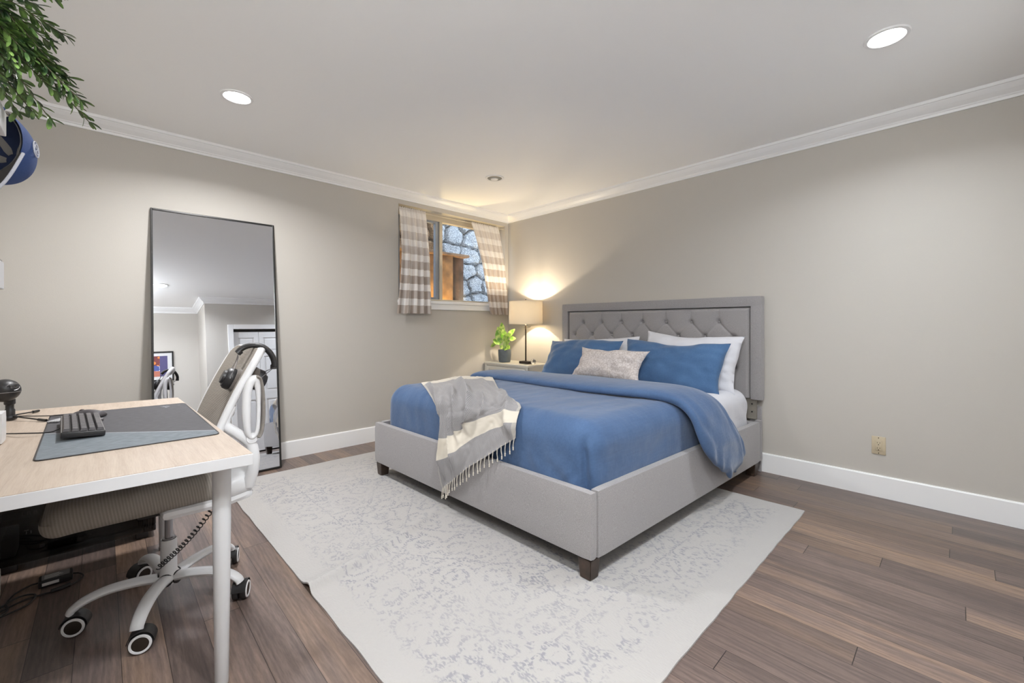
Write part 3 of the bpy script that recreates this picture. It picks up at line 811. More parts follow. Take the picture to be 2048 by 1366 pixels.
bmesh.ops.recalc_face_normals(b, faces=b.faces)
link('frame', b, M['black_metal'], t, smooth=False)
b = B(); mbox(b, MX0 + .011, MX1 - .011, .015, ML - .011, -.014, 0.0); bmesh.ops.recalc_face_normals(b, faces=b.faces); link('glass', b, M['mirror'], t, smooth=False)

# ================================================================== RUG
RC = [(.640, .645), (3.035, .640), (2.985, 3.545), (.603, 3.560)]
def rug_pt(u, v):
    a = Vector(RC[0]).lerp(Vector(RC[1]), u); c = Vector(RC[3]).lerp(Vector(RC[2]), u); p = a.lerp(c, v)
    p.x += .004 * nz((u * 3, v * 9, 0), 2.3); p.y += .004 * nz((u * 9, v * 3, 2), 2.3)
    # fold crease running across from the left edge under the bed
    yc = 1.875 + .30 * (p.x - .60) + .02 * math.sin(p.x * 5) if p.x < 1.75 else 1.875 + .345
    amp = .030 * max(0, 1 - (p.x - .6) / 1.05) ** .6 if p.x < 1.65 else 0
    d = (p.y - yc) / (.020 if p.y < yc else .055)
    z = .007 + amp * math.exp(-d * d) + .0015 * nz((p.x, p.y, 0), 3)
    if d > 0: z -= 0
    return Vector((p.x, p.y, z))
b = B()
V = grid(b, rug_pt, 120, 220, uvf=lambda u, v: (u * 2.42, v * 2.92))
uvl = b.loops.layers.uv.verify()
bd = [e for e in b.edges if e.is_boundary]
r = bmesh.ops.extrude_edge_only(b, edges=bd)
for v in [g for g in r['geom'] if isinstance(g, bmesh.types.BMVert)]: v.co.z = max(.0005, v.co.z - .0068)
bmesh.ops.recalc_face_normals(b, faces=b.faces)
o = link('area_rug', b, M['rug'], angle=60); tag(o, 'cream distressed area rug with faded grey floral pattern under the bed', 'rug')

# ================================================================== BED
FR, FL_, HR, HL = Vector((1.505, 1.085)), Vector((1.461, 3.016)), Vector((3.60, 1.022)), Vector((3.60, 2.948))
def bw(p):
    u = p[0] / 2.1; v = p[1] / 1.93
    q = FR.lerp(HR, u).lerp(FL_.lerp(HL, u), v)
    return Vector((q.x, q.y, p[2]))
bed = thing('upholstered_bed', 'grey linen upholstered king bed with button-tufted headboard', 'bed', (2.55, 2.0, 0))
ZB, ZT = .10, .398
b = B(); rounded(b, (0, 0, ZB), (.05, 1.93, ZT), .018, .05, map_=bw); link('footboard', b, M['bed'], bed)
for y0, y1 in ((0, .045), (1.885, 1.93)):
    b = B(); rounded(b, (.0505, y0, ZB), (2.035, y1, ZT), .010, .05, map_=bw); link('side_rail', b, M['bed'], bed)
    b = B(); rounded(b, (2.038, y0 + .001, ZB), (2.085, y1 - .001, ZT + .006), .010, .02, map_=bw); link('rail_end', b, M['bed'], bed)
b = B(); rounded(b, (2.0, .047, .30), (2.085, 1.883, ZT - .012), .010, .06, map_=bw); link('head_rail', b, M['bed'], bed)
b = B()
for i in range(14): box(b, (.06 + i * .142, .05, .175), (.13 + i * .142, 1.88, .195), 0, map_=bw)
link('slats', b, M['dark_wood'], bed, smooth=False)
for x, y in ((.012, .012), (.012, 1.848), (1.96, .012), (1.96, 1.848)):
    b = B(); z0 = .0095 if x < 1 else .0008
    bx0, bx1, by0, by1 = x, x + .07, y, y + .07
    P = [(bx0, by0), (bx1, by0), (bx1, by1), (bx0, by1)]
    cx_, cy_ = x + .035, y + .035
    if x < 1: cx_ += 0
    Q = [(cx_ + (px - cx_) * .80, cy_ + (py - cy_) * .80) for px, py in P]
    lo_ = [b.verts.new(bw((px, py, z0))) for px, py in Q]; hi_ = [b.verts.new(bw((px, py, ZB + .001))) for px, py in P]
    b.faces.new(hi_); b.faces.new(lo_[::-1])
    for i in range(4): b.faces.new((lo_[i], lo_[(i + 1) % 4], hi_[(i + 1) % 4], hi_[i]))
    bmesh.ops.bevel(b, geom=list(b.edges), offset=.003, segments=2, affect='EDGES'); bmesh.ops.recalc_face_normals(b, faces=b.faces)
    link('leg', b, M['dark_wood'], bed)
# headboard
HX0, HX1 = 3.556, 3.632
HY0, HY1, HZ0, HZ1 = 1.022, 2.948, .548, 1.338
FW = .082
hb = None
b = B()
rounded(b, (HX0, HY0, HZ1 - FW), (HX1, HY1, HZ1), .012, .04)
rounded(b, (HX0, HY0, HZ0), (HX1, HY0 + FW, HZ1 - FW + .012), .012, .04); rounded(b, (HX0, HY1 - FW, HZ0), (HX1, HY1, HZ1 - FW + .012), .012, .04)
hb = link('headboard_frame', b, M['bed'], bed, label='plain padded border of the headboard')
b = B(); box(b, (HX0 + .05, HY0 + .02, HZ0 + .01), (HX1 - .002, HY1 - .02, HZ1 - .02)); link('headboard_back', b, M['bed_dark'], bed, smooth=False)
PY0, PY1, PZ0, PZ1 = HY0 + FW + .004, HY1 - FW - .004, .56, HZ1 - FW - .004
rowz = [1.142, 1.022, .902, .782, .662]
def cols(r): return [1.337 + .2230 * i for i in range(7)] if r % 2 == 0 else [1.2255 + .2230 * i for i in range(8)]
BT = [(y, z) for r, z in enumerate(rowz) for y in cols(r)]
segs = []
for r in range(len(rowz) - 1):
    for y in cols(r):
        for y2 in cols(r + 1):
            if abs(y - y2) < .13: segs.append((y, rowz[r], y2, rowz[r + 1]))
for y in cols(0): segs.append((y, rowz[0], y, PZ1))
def panel_f(u, v):
    y = PY0 + (PY1 - PY0) * u; z = PZ0 + (PZ1 - PZ0) * v
    h = .030
    e = min(y - PY0, PY1 - y, PZ1 - z)
    h -= .024 * (1 - min(1, e / .026)) ** 2
    dm = min((y - a) ** 2 + (z - c) ** 2 for a, c in BT)
    h -= .028 * math.exp(-dm / (.018 ** 2)) + .007 * math.exp(-dm / (.055 ** 2))
    sd = 9
    for y1, z1, y2, z2 in segs:
        dx, dz = y2 - y1, z2 - z1; L2 = dx * dx + dz * dz
        q = max(0, min(1, ((y - y1) * dx + (z - z1) * dz) / L2))
        d = math.hypot(y - y1 - dx * q, z - z1 - dz * q)
        sd = min(sd, d + (.0 if z2 != PZ1 else .003))
    h -= .0085 * math.exp(-sd / .0055) + .003 * math.exp(-sd / .02)
    return Vector((HX0 + .031 - h, y, z))
b = B(); grid(b, panel_f, 260, 100); bmesh.ops.recalc_face_normals(b, faces=b.faces)
for f in b.faces:
    if f.normal.x > 0: bmesh.ops.reverse_faces(b, faces=b.faces); break
link('tufted_panel', b, M['bed'], bed, angle=80)
for y, z in BT:
    if z < .9: continue
    b = B(); lathe(b, [(.0095, 0), (.0095, .003), (.006, .0055), (0, .0062)], (HX0 + .027, y, z), (-1, 0, 0), 14); link('tuft_button', b, M['bed'], bed)
for y0 in (HY0 + .055, HY1 - .055 - .07):
    b = B(); rounded(b, (3.606, y0 - .035, .001), (3.634, y0 + .045, .50), .006, .06); link('headboard_post', b, M['bed'], bed)
    b = B(); box(b, (3.585, y0 - .01, .40), (3.605, y0 + .06, .556), .002); br = link('headboard_bracket', b, M['bracket'], bed, smooth=False, label='bare wooden bracket with two bolts')
    for z in (.455, .515):
        b = B(); lathe(b, [(.006, 0), (.006, .003), (.003, .0045), (0, .0045)], (3.585, y0 + .02, z), (-1, 0, 0), 12); link('bolt', b, M['black_metal'], br)

# mattress (white fitted sheet)
def mat_disp(p, n):
    side = 1 - abs(n.z)
    w_ = .0035 * nz((p.x * 3.0 + p.z * 3, p.y * 3.0, p.z * .8), 3.2, 1) + .002 * nz(p, 14)
    dr = max(0, min(1, (p.x - 1.2) / .9))
    w_ += side * .004 * math.sin((p.x * .75 + p.z * .55) * 62 + 4 * nz(p, 5)) * dr
    return p + n * w_
b = B(); rounded(b, (.105, .066, .205), (2.035, 1.864, .634), .100, .02, mat_disp, bw)
mo = link('mattress', b, M['sheet'], angle=80); tag(mo, 'thick mattress in a white fitted sheet on the grey bed', 'mattress')

# duvet : body + folded-back band
def duv_disp(p, n):
    a = .006 * nz(p, 2.2, 3) + .0035 * nz((p.x * .6, p.y * 2.2, p.z), 7, 8)
    side = 1 - max(0, n.z)
    # soft vertical wrinkles low on the foot end near the right corner
    if n.x < -.2 or n.y < -.2:
        k = max(0, 1 - (p.z - .36) / .22)
        a += .0045 * k * math.sin((p.y * 1.4 - p.z) * 34 + 5 * nz(p, 4, 2)) * max(0, 1 - abs(p.y - .15) / .6)
    # tuck crease at the right foot corner
    d = math.hypot(p.x - .045, (p.y - .02))
    if d < .12 and p.z < .60:
        pass
    if n.x < -.3 and p.y < .3 and p.z < .61:
        gl = .088 + .05 * (p.z - .36)
        rk = max(0, min(1, (.61 - p.z) / .08))
        a += rk * (.012 * math.exp(-((p.y - gl + .022) / .014) ** 2) - .034 * math.exp(-((p.y - gl) / .010) ** 2))
        a += .006 * rk * math.sin((p.y + (p.z - .36) * .9) * 85) * max(0, 1 - abs(p.y - gl - .08) / .12) * max(0, 1 - (p.z - .36) / .16)
    cz = (p.x - .05) / 1.25
    top = max(0, n.z)
    hgt = .014 * top * math.sin(PI * max(0, min(1, p.y / 1.93)))
    return p + n * max(a, -.022 if n.x < -.3 and p.y < .3 and p.z < .61 else -.004 if p.z > .45 or n.z > .3 else -.010) + Vector((0, 0, hgt))
b = B(); rounded(b, (.054, .047, .206), (1.42, 1.883, .668), .125, .016, duv_disp, bw)
# folded band, a closed flat section swept across the bed and down the right side
secs = [  # y, z centre, x foot side, x head side, half thickness, (ny,nz)
    (2.990, .47, 2.36, 2.74, .018, (1, .0)), (2.985, .56, 2.33, 2.76, .026, (1, .15)), (2.955, .645, 2.31, 2.78, .034, (.7, .7)), (2.86, .682, 2.30, 2.75, .036, (.2, 1)),
    (2.6, .692, 2.28, 2.74, .036, (0, 1)), (2.2, .700, 2.25, 2.76, .036, (0, 1)), (1.8, .705, 2.22, 2.80, .037, (0, 1)), (1.5, .703, 2.27, 2.82, .037, (0, 1)),
    (1.25, .695, 2.34, 2.83, .037, (-.15, 1)), (1.13, .665, 2.39, 2.84, .036, (-.6, .8)), (1.055, .600, 2.40, 2.87, .034, (-1, .35)), (1.015, .50, 2.41, 2.93, .030, (-1, .05)),
    (.992, .41, 2.45, 2.99, .028, (-1, 0)), (.985, .32, 2.55, 3.05, .026, (-1, 0)), (.983, .255, 2.66, 3.06, .022, (-1, 0)), (.985, .205, 2.75, 2.97, .014, (-1, 0)), (.987, .185, 2.79, 2.86, .008, (-1, 0))]
SP = [catmull([(s[0], s[1], 0) for s in secs], 7), catmull([(s[2], s[3], s[4]) for s in secs], 7), catmull([(s[5][0], s[5][1], 0) for s in secs], 7)]
rings = []
NS = 44
for i in range(len(SP[0])):
    y, z, _ = SP[0][i]; xf, xh, h = SP[1][i]; nn = Vector((0, SP[2][i].x, SP[2][i].y)).normalized()
    ring = []
    side = 1 if i < 8 * 7 else min(1, (i - 8 * 7) / 20) + 1
    for k in range(NS):
        a = 2 * PI * k / NS
        ca, sa = math.cos(a), math.sin(a)
        ex = math.copysign(abs(ca) ** .55, ca); ez = math.copysign(abs(sa) ** .7, sa)
        x = (xf + xh) / 2 + (xh - xf) / 2 * ex
        # the roll: fat at the foot-side edge, thin at the head side
        hh = h * (1.08 if ca < 0 else 1.0 - .55 * ca)
        if ez < 0: hh = h * .9
        p = Vector((x, y, z)) + nn * (hh * ez)
        wr = .0045 * nz((p.x, p.y * .7, p.z), 6, 4)
        if side > 1.05: wr += .0055 * math.sin(x * 60 + p.z * 22 + 3 * nz(p, 6)) * min(1, side - 1) * (1 if ez > 0 else .3)
        p += nn * wr
        if i > len(SP[0]) - 22: p.z += .012 * math.sin(x * 55 + 2) * (i - (len(SP[0]) - 22)) / 22
        ring.append(b.verts.new(p))
    rings.append(ring)
for a, c in zip(rings, rings[1:]):
    for k in range(NS): b.faces.new((a[k], c[k], c[(k + 1) % NS], a[(k + 1) % NS]))
b.faces.new(rings[0]); b.faces.new(rings[-1][::-1])
o = link('duvet', b, M['duvet'], angle=80); tag(o, 'washed blue duvet folded back across the grey bed', 'duvet')

# ------------------------------------------------------------------ pillows
def pillow(name, c, w, h, t, yaw, lean, roll, m, label, cat, pinch=.07, group=None, seed=0.0, uv=1.0, sag=0.0):
    """w along the bed width (Y), h up, t thickness; lean = tilt of the top towards the headboard (+X)"""
    b = B(); N = 44
    R = Matrix.Rotation(math.radians(yaw), 3, 'Z') @ Matrix.Rotation(math.radians(lean), 3, 'Y') @ Matrix.Rotation(math.radians(roll), 3, 'X')
    def f(sgn):
        def g(u, v):
            a, c2 = u * 2 - 1, v * 2 - 1
            y = w / 2 * a * (1 - pinch * (1 - c2 * c2)) ; z = h / 2 * c2 * (1 - pinch * 1.3 * (1 - a * a))
            e = max(0, 1 - abs(a) ** 2.6) ** .55 * max(0, 1 - abs(c2) ** 2.6) ** .55
            th = t / 2 * e
            edge = 1 - e
            th += (.018 * nz((y, z, sgn), 4.5, seed) + .012 * nz((y, z * 1.5, sgn), 11, seed)) * min(1, e * 3)
            # radiating tension wrinkles near the ends
            th += .0075 * math.sin(z * 62 + 6 * nz((y, z, 0), 5, seed)) * max(0, abs(a) - .55) * 2 * min(1, e * 2)
            z += sag * math.cos(a * PI) * .5 * (c2 > 0) * abs(c2) + .009 * nz((a, c2, 0), 1.6, seed)
            y += .012 * nz((c2, a, 4), 1.8, seed)
            return R @ Vector((sgn * th, y, z)) + Vector(c)
        return g
    V1 = grid(b, f(-1), N, N, uvf=lambda u, v: (u * uv * w / h, v * uv)); V2 = grid(b, f(1), N, N, uvf=lambda u, v: (u * uv * w / h, v * uv))
    bmesh.ops.remove_doubles(b, verts=b.verts, dist=.0004)
    bmesh.ops.recalc_face_normals(b, faces=b.faces)
    o = link(name, b, m, angle=75); return tag(o, label, cat, group)
pillow('sleeping_pillow', (3.400, 1.520, .830), .80, .45, .20, 0, 22, 2.5, M['sheet'], 'white pillow standing against the headboard behind the right blue pillow', 'pillow', seed=1, sag=-.02)
pillow('sleeping_pillow', (3.410, 2.410, .798), .86, .42, .16, 0, 22, -3.5, M['sheet'], 'white pillow mostly hidden behind the left blue pillow', 'pillow', seed=2)
pillow('blue_pillow', (3.215, 1.585, .800), .84, .415, .20, 2, 30, 1.5, M['blue_pillow'], 'blue pillow leaning at the right, nearer the plain wall', 'pillow', seed=3, pinch=.075, sag=-.025)
pillow('blue_pillow', (3.215, 2.455, .800), .84, .405, .20, -2, 30, -1.5, M['blue_pillow'], 'blue pillow leaning at the left, nearer the lamp', 'pillow', seed=4, pinch=.075, sag=.02)
pillow('lumbar_cushion', (2.985, 1.985, .795), .66, .30, .13, 0, 34, .5, M['lumbar'], 'beige scroll-patterned lumbar cushion in front of the blue pillows', 'cushion', pinch=.15, seed=5, uv=1.5)

# ------------------------------------------------------------------ throw blanket
net = [[(1.688, 2.732, 0.684), (1.884, 2.775, 0.684), (2.093, 2.833, 0.684), (2.217, 2.76, 0.684), (2.278, 2.611, 0.684)], [(1.576, 2.457, 0.659), (1.649, 2.372, 0.684), (1.824, 2.393, 0.684), (1.88, 2.243, 0.684), (1.777, 1.943, 0.684)], [(1.54, 2.313, 0.612), (1.561, 2.16, 0.639), (1.6, 2.025, 0.667), (1.65, 1.878, 0.683), (1.685, 1.747, 0.684)], [(1.527, 2.228, 0.532), (1.532, 2.098, 0.57), (1.547, 1.949, 0.611), (1.584, 1.786, 0.652), (1.624, 1.628, 0.675)], [(1.462, 2.154, 0.422), (1.492, 2.068, 0.457), (1.531, 1.975, 0.523), (1.556, 1.784, 0.62), (1.59, 1.598, 0.654)], [(1.459, 2.155, 0.293), (1.462, 2.027, 0.36), (1.492, 1.912, 0.45), (1.538, 1.763, 0.539), (1.553, 1.576, 0.606)], [(1.46, 2.114, 0.146), (1.462, 2.018, 0.218), (1.465, 1.868, 0.331), (1.489, 1.71, 0.435), (1.542, 1.579, 0.535)]]
nr, nc = len(net), len(net[0])
def cr1(P, t):
    n = len(P) - 1; t = min(max(t, 0), 1) * n; i = min(int(t), n - 1); t -= i
    p1, p2 = P[i], P[i + 1]; p0 = P[i - 1] if i > 0 else p1 * 2 - p2; p3 = P[i + 2] if i + 2 <= n else p2 * 2 - p1
    return .5 * ((2 * p1) + (p2 - p0) * t + (2 * p0 - 5 * p1 + 4 * p2 - p3) * t * t + (3 * p1 - p0 - 3 * p2 + p3) * t ** 3)
NV = [[Vector(p) for p in row] for row in net]
def throw_base(u, v): return cr1([cr1(row, u) for row in NV], v)
def throw_pt(u, v):
    p = throw_base(u, v)
    e = .004
    du = throw_base(min(1, u + e), v) - throw_base(max(0, u - e), v); dv = throw_base(u, min(1, v + e)) - throw_base(u, max(0, v - e))
    n = du.cross(dv)
    if n.length > 1e-9: n.normalize()
    if n.x > 0 and abs(n.x) > abs(n.z): n = -n
    elif n.z < 0 and abs(n.z) >= abs(n.x): n = -n
    f = 0
    # long folds converging towards the middle of the top
    for c0, w0, a0, v0, v1 in ((.14, .035, .026, .25, .98), (.27, .03, .022, .40, 1.0), (.36, .035, .028, .10, .80), (.50, .045, .042, .05, .80), (.60, .025, .018, .2, .65), (.94, .04, .024, .1, 1.0), (.05, .04, .022, .0, .6), (.78, .05, .016, 0, .5)):
        cc = c0 + .05 * math.sin(v * 5 + c0 * 9)
        en = max(0, min(1, (v - v0) / .12)) * max(0, min(1, (v1 - v) / .15))
        q_ = (u - cc) / w0
        f += a0 * 1.7 * en * (math.exp(-abs(q_) * 1.3) if q_ > 0 else math.exp(-(q_ * .8) ** 2))
    f += .012 * abs(nz((u * 2.2 + v, v * 2.6, 0), 2.6, 2)) + .006 * abs(nz((u * 4, v * 3 - u, 0), 4, 7)) + .003
    return p + n * (f + .004)
b = B(); grid(b, throw_pt, 90, 110, uvf=lambda u, v: (u, v))
uvk = None
bmesh.ops.recalc_face_normals(b, faces=b.faces); bmesh.ops.solidify(b, geom=list(b.faces), thickness=.0025)
th = thing('throw_blanket', 'grey herringbone throw with cream band and tassels draped over the foot of the bed', 'blanket', (1.5, 1.95, .66))
link('cloth', b, M['throw'], th, angle=80)
NT = 24
for i in range(NT):
    u = .012 + .976 * i / (NT - 1)
    p = throw_pt(u, .998)
    rr = random.Random(i * 7 + 1)
    L = .045 + .012 * rr.random(); sw = (rr.random() - .5) * .016
    b = B()
    pts = catmull([p + Vector((0, 0, .006)), p + Vector((-.004, sw * .5, -L * .45)), p + Vector((-.003, sw, -L * .8)), p + Vector((-.003, sw, -L))], 4)
    tube(b, pts, .0022, 6)
    lathe(b, [(0, .0045), (.0036, .002), (.0042, -.002), (.003, -.005), (.0038, -.013), (0, -.0135)], pts[-1], (0, 0, 1), 8)
    link('tassel', b, M['tassel'], th)

# ================================================================== NIGHTSTAND, LAMP, PLANT
NX0, NX1, NY0, NY1, NZ = 3.255, 3.625, 3.165, 3.872, .683
ns = thing('nightstand', 'cream white nightstand between the bed and the corner', 'nightstand', ((NX0 + NX1) / 2, (NY0 + NY1) / 2, 0))
b = B(); box(b, (NX0 - .008, NY0 - .008, NZ - .022), (NX1, NY1, NZ), .003); link('top', b, M['nightstand'], ns, smooth=False)
b = B()
box(b, (NX0 + .012, NY0, .09), (NX1, NY0 + .018, NZ - .022)); box(b, (NX0 + .012, NY1 - .018, .09), (NX1, NY1, NZ - .022))
box(b, (NX0 + .02, NY0 + .018, .09), (NX1, NY1 - .018, .11)); box(b, (NX1 - .012, NY0 + .018, .11), (NX1, NY1 - .018, NZ - .022))
box(b, (NX0 + .002, NY0, .09), (NX0 + .020, NY0 + .035, NZ - .022)); box(b, (NX0 + .002, NY1 - .035, .09), (NX0 + .02, NY1, NZ - .022))
box(b, (NX0 + .002, NY0 + .035, NZ - .036), (NX0 + .02, NY1 - .035, NZ - .022)); box(b, (NX0 + .002, NY0 + .035, .09), (NX0 + .02, NY1 - .035, .12)); box(b, (NX0 + .002, NY0 + .035, .385), (NX0 + .02, NY1 - .035, .405))
link('carcass', b, M['nightstand'], ns, smooth=False)
for z0, z1 in ((.408, .643), (.123, .382)):
    b = B(); box(b, (NX0 + .004, NY0 + .039, z0), (NX0 + .018, NY1 - .039, z1), .002)
    for q in ((NY0 + .039, NY0 + .075, z0, z1), (NY1 - .075, NY1 - .039, z0, z1), (NY0 + .075, NY1 - .075, z1 - .036, z1), (NY0 + .075, NY1 - .075, z0, z0 + .036)):
        box(b, (NX0 - .002, q[0], q[2]), (NX0 + .004, q[1], q[3]), .0015)
    d = link('drawer', b, M['nightstand'], ns, smooth=False)
    b = B(); lathe(b, [(.006, 0), (.006, .012), (.014, .020), (.014, .026), (0, .030)], (NX0 + .004, (NY0 + NY1) / 2, (z0 + z1) / 2), (-1, 0, 0), 20); link('knob', b, M['grey_metal'], d)
for x in (NX0 + .004, NX1 - .045):
    for y in (NY0, NY1 - .04):
        b = B(); box(b, (x, y, .0005), (x + .04, y + .04, .0895), .002); link('leg', b, M['nightstand'], ns, smooth=False)

LX, LY = 3.42, 3.355
lamp = thing('table_lamp', 'lit table lamp with cream drum shade and thin bronze stem on the nightstand', 'lamp', (LX, LY, NZ))
b = B(); rounded(b, (LX - .05, LY - .085, NZ + .0005), (LX + .05, LY + .06, NZ + .030), .006, .02); link('base', b, M['bronze'], lamp)
b = B(); box(b, (LX - .006, LY - .006, NZ + .028), (LX + .006, LY + .006, 1.118), .001); link('stem', b, M['bronze'], lamp, smooth=False)
b = B(); tube(b, [(LX, LY - .07, 1.094), (LX, LY + .07, 1.094)], .003, 8); link('crossbar', b, M['bronze'], lamp)
b = B(); lathe(b, [(.010, 0), (.010, .02), (.014, .022), (.014, .05), (.010, .055), (0, .055)], (LX, LY, 1.112), sides=20); link('socket', b, M['grey_metal'], lamp)
b = B()
for k in range(3):
    a = k * 2 * PI / 3
    tube(b, [(LX, LY, 1.255), (LX, LY, 1.16)], .0018, 6)
    tube(b, [(LX, LY, 1.16), (LX + .175 * math.cos(a), LY + .175 * math.sin(a), 1.16)], .0018, 6)
    tube(b, [(LX, LY, 1.372), (LX + .187 * math.cos(a), LY + .187 * math.sin(a), 1.372)], .0018, 6)
tube(b, [(LX, LY, 1.255), (LX, LY, 1.395)], .002, 6); lathe(b, [(.006, 0), (.006, .01), (0, .014)], (LX, LY, 1.392), sides=12)
link('harp', b, M['bronze'], lamp)
b = B(); lathe(b, [(0, 0), (.012, .004), (.014, .02), (.028, .05), (.030, .066), (.022, .084), (0, .092)], (LX, LY, 1.165), sides=24); link('bulb', b, M['bulb'], lamp)
b = B(); lathe(b, [(.1885, 1.128), (.1870, 1.380), (.1850, 1.380), (.1865, 1.128), (.1885, 1.128)], (LX, LY, 0), sides=72, cap=False); sh = link('lamp_shade', b, M['shade'], lamp)
for z in (1.1285, 1.3795):
    b = B(); lathe(b, [(.1895, z - .004), (.1895, z + .004), (.1845, z + .004), (.1845, z - .004), (.1895, z - .004)], (LX, LY, 0), sides=72, cap=False)
    link('rim_binding', b, M['binding'], sh)
ld = bpy.data.lights.new('bulb_lamp', 'POINT'); ld.energy = 11.5; ld.color = (1, .86, .66); ld.shadow_soft_size = .012
lo = bpy.data.objects.new('bulb_lamp', ld); C.objects.link(lo); lo.parent = lamp; lo.location = (0, 0, 1.285 - NZ)
# crystal ball beside the lamp base
b = B(); cc = (LX - .02, LY - .135, NZ + .0315)
bmesh.ops.create_icosphere(b, subdivisions=2, radius=.031); bmesh.ops.translate(b, verts=b.verts, vec=cc)
o = link('crystal_ball', b, M['crystal'], smooth=False); tag(o, 'small faceted glass ball beside the lamp base', 'ornament')

# plant
PX, PY = 3.385, 3.665
pl = thing('potted_plant', 'variegated leafy plant in a blue-grey pot on the nightstand', 'plant', (PX, PY, NZ))
b = B(); lathe(b, [(0, .001), (.058, .001), (.066, .006), (.071, .03), (.075, .09), (.0755, .142), (.073, .146), (.070, .142), (.069, .11), (0, .11)], (PX, PY, NZ), sides=40, cap=False); pot = link('pot', b, M['pot'], pl)
b = B(); lathe(b, [(.0685, .111), (.05, .115), (0, .118)], (PX, PY, NZ), sides=30, cap=False); link('soil', b, M['soil'], pot)
def leaf(bm, base, tip, width, nrm, curl=.15, seg=8, cup=.25, blunt=False):
    base, tip = Vector(base), Vector(tip); d = tip - base; L = d.length; d.normalize()
    nrm = Vector(nrm); nrm = (nrm - d * nrm.dot(d)).normalized(); s = d.cross(nrm)
    rows = []
    for i in range(seg + 1):
        q = i / seg; wd = width / 2 * max(.0, math.sin(PI * min(1, q * .96 + .02))) ** (.45 if blunt else .75) * ((.72 + .35 * q) if blunt else (1 - .25 * q))
        c = base + d * (L * q) + nrm * (-curl * L * (q * q - q * .4))
        rows.append([bm.verts.new(c + s * (wd * k) + nrm * (abs(k) * wd * cup)) for k in (-1, -.5, 0, .5, 1)])
    for a, c in zip(rows, rows[1:]):
        for k in range(4): bm.faces.new((a[k], a[k + 1], c[k + 1], c[k]))
# (offset from pot rim centre) stem end / leaf tip / width
PL = [((-.015, .045, .10), (-.05, .075, .24), .075), ((-.02, .02, .15), (-.02, .095, .29), .065), ((-.02, -.02, .12), (-.04, -.085, .205), .075),
      ((-.01, .02, .20), (.0, .055, .335), .060), ((.02, -.03, .17), (.03, -.11, .26), .060), ((-.03, .05, .09), (-.07, .11, .15), .06),
      ((-.03, -.05, .08), (-.06, -.125, .13), .070), ((-.02, -.04, .05), (-.05, -.12, .06), .075), ((-.02, .10, .105), (-.04, .21, .07), .055), ((.02, -.06, .15), (.05, -.12, .165), .055),
      ((-.02, .01, .05), (-.05, .02, -.005 + .07), .05), ((.01, .0, .14), (-.035, -.01, .25), .07)]
for i, (s, tp, wd) in enumerate(PL):
    o0 = Vector((PX, PY, NZ + .115))
    st = o0 + Vector((s[0] * .2, s[1] * .2, 0)); e = o0 + Vector(s); tt = o0 + Vector(tp)
    b = B(); tube(b, catmull([st, (st + e) / 2 + Vector((0, 0, .012)), e], 5), .0028, 7); sm_ = link('stem', b, M['stem'], pl)
    b = B(); leaf(b, e, e + (tt - e) * 1.12, wd * 1.3, Vector((-.75, -.55, .55)), curl=.28, cup=.15); link('leaf', b, M['lily'], pl, angle=80)

# ================================================================== CURTAINS
def curtain(label, top0, top1, bot0, bot1, ztop, zbot, ytop, ybot, folds, seed, bow=0.0):
    """gathered panel on a rod: top X range -> bottom X range"""
    t = thing('curtain_panel', label, 'curtain', ((bot0 + bot1) / 2, ybot, zbot))
    b = B(); wid = 1.3
    def f(u, v):  # v 0 bottom .. 1 top
        q = 1 - v
        e = q ** 2.0 if bow == 0 else q ** bow
        x = (top0 + (top1 - top0) * u) * (1 - e) + (bot0 + (bot1 - bot0) * u) * e
        y = ytop + (ybot - ytop) * min(1, q * 2.2) ** .8
        ph = u * folds * 2 * PI + .9 * math.sin(u * 7 + seed) + .3 * math.sin(q * 3 + seed)
        amp = .008 + .030 * min(1, q * 1.3)
        if v > .955: amp = .007
        y += -amp * (.5 + .5 * math.sin(ph)) + .003 * nz((u * 5, v * 3, seed), 3)
        x += .25 * amp * math.sin(ph + 1.2) * min(1, 12 * u, 12 * (1 - u))
        z = zbot + (ztop - zbot) * v + .006 * nz((u * 6, 0, seed), 2) * q
        if v > .955: y += .004 * math.sin(u * 160)
        if v > .99: z += .006 * math.sin(u * 90 + seed)
        return Vector((x, y, z))
    grid(b, f, 150, 80, uvf=lambda u, v: (u * wid, v * (ztop - zbot)))
    bmesh.ops.recalc_face_normals(b, faces=b.faces); bmesh.ops.solidify(b, geom=list(b.faces), thickness=.001)
    link('cloth', b, M['curtain'], t, angle=80)
curtain('checked beige and white curtain at the left of the window', 2.152, 2.470, 2.082, 2.500, 2.312, 1.232, 3.908, 3.838, 4.6, 1.0)
curtain('checked beige and white curtain at the right, swept towards the corner', 3.075, 3.500, 3.295, 3.590, 2.306, 1.240, 3.908, 3.838, 4.6, 2.6, bow=.95)
b = B(); tube(b, [(WX0 + .001, 3.912, 2.296), (WX1 - .001, 3.912, 2.296)], .005, 10)
o = link('tension_rod', b, M['beige_vinyl']); tag(o, 'thin tension rod across the top of the window opening', 'curtain rod')

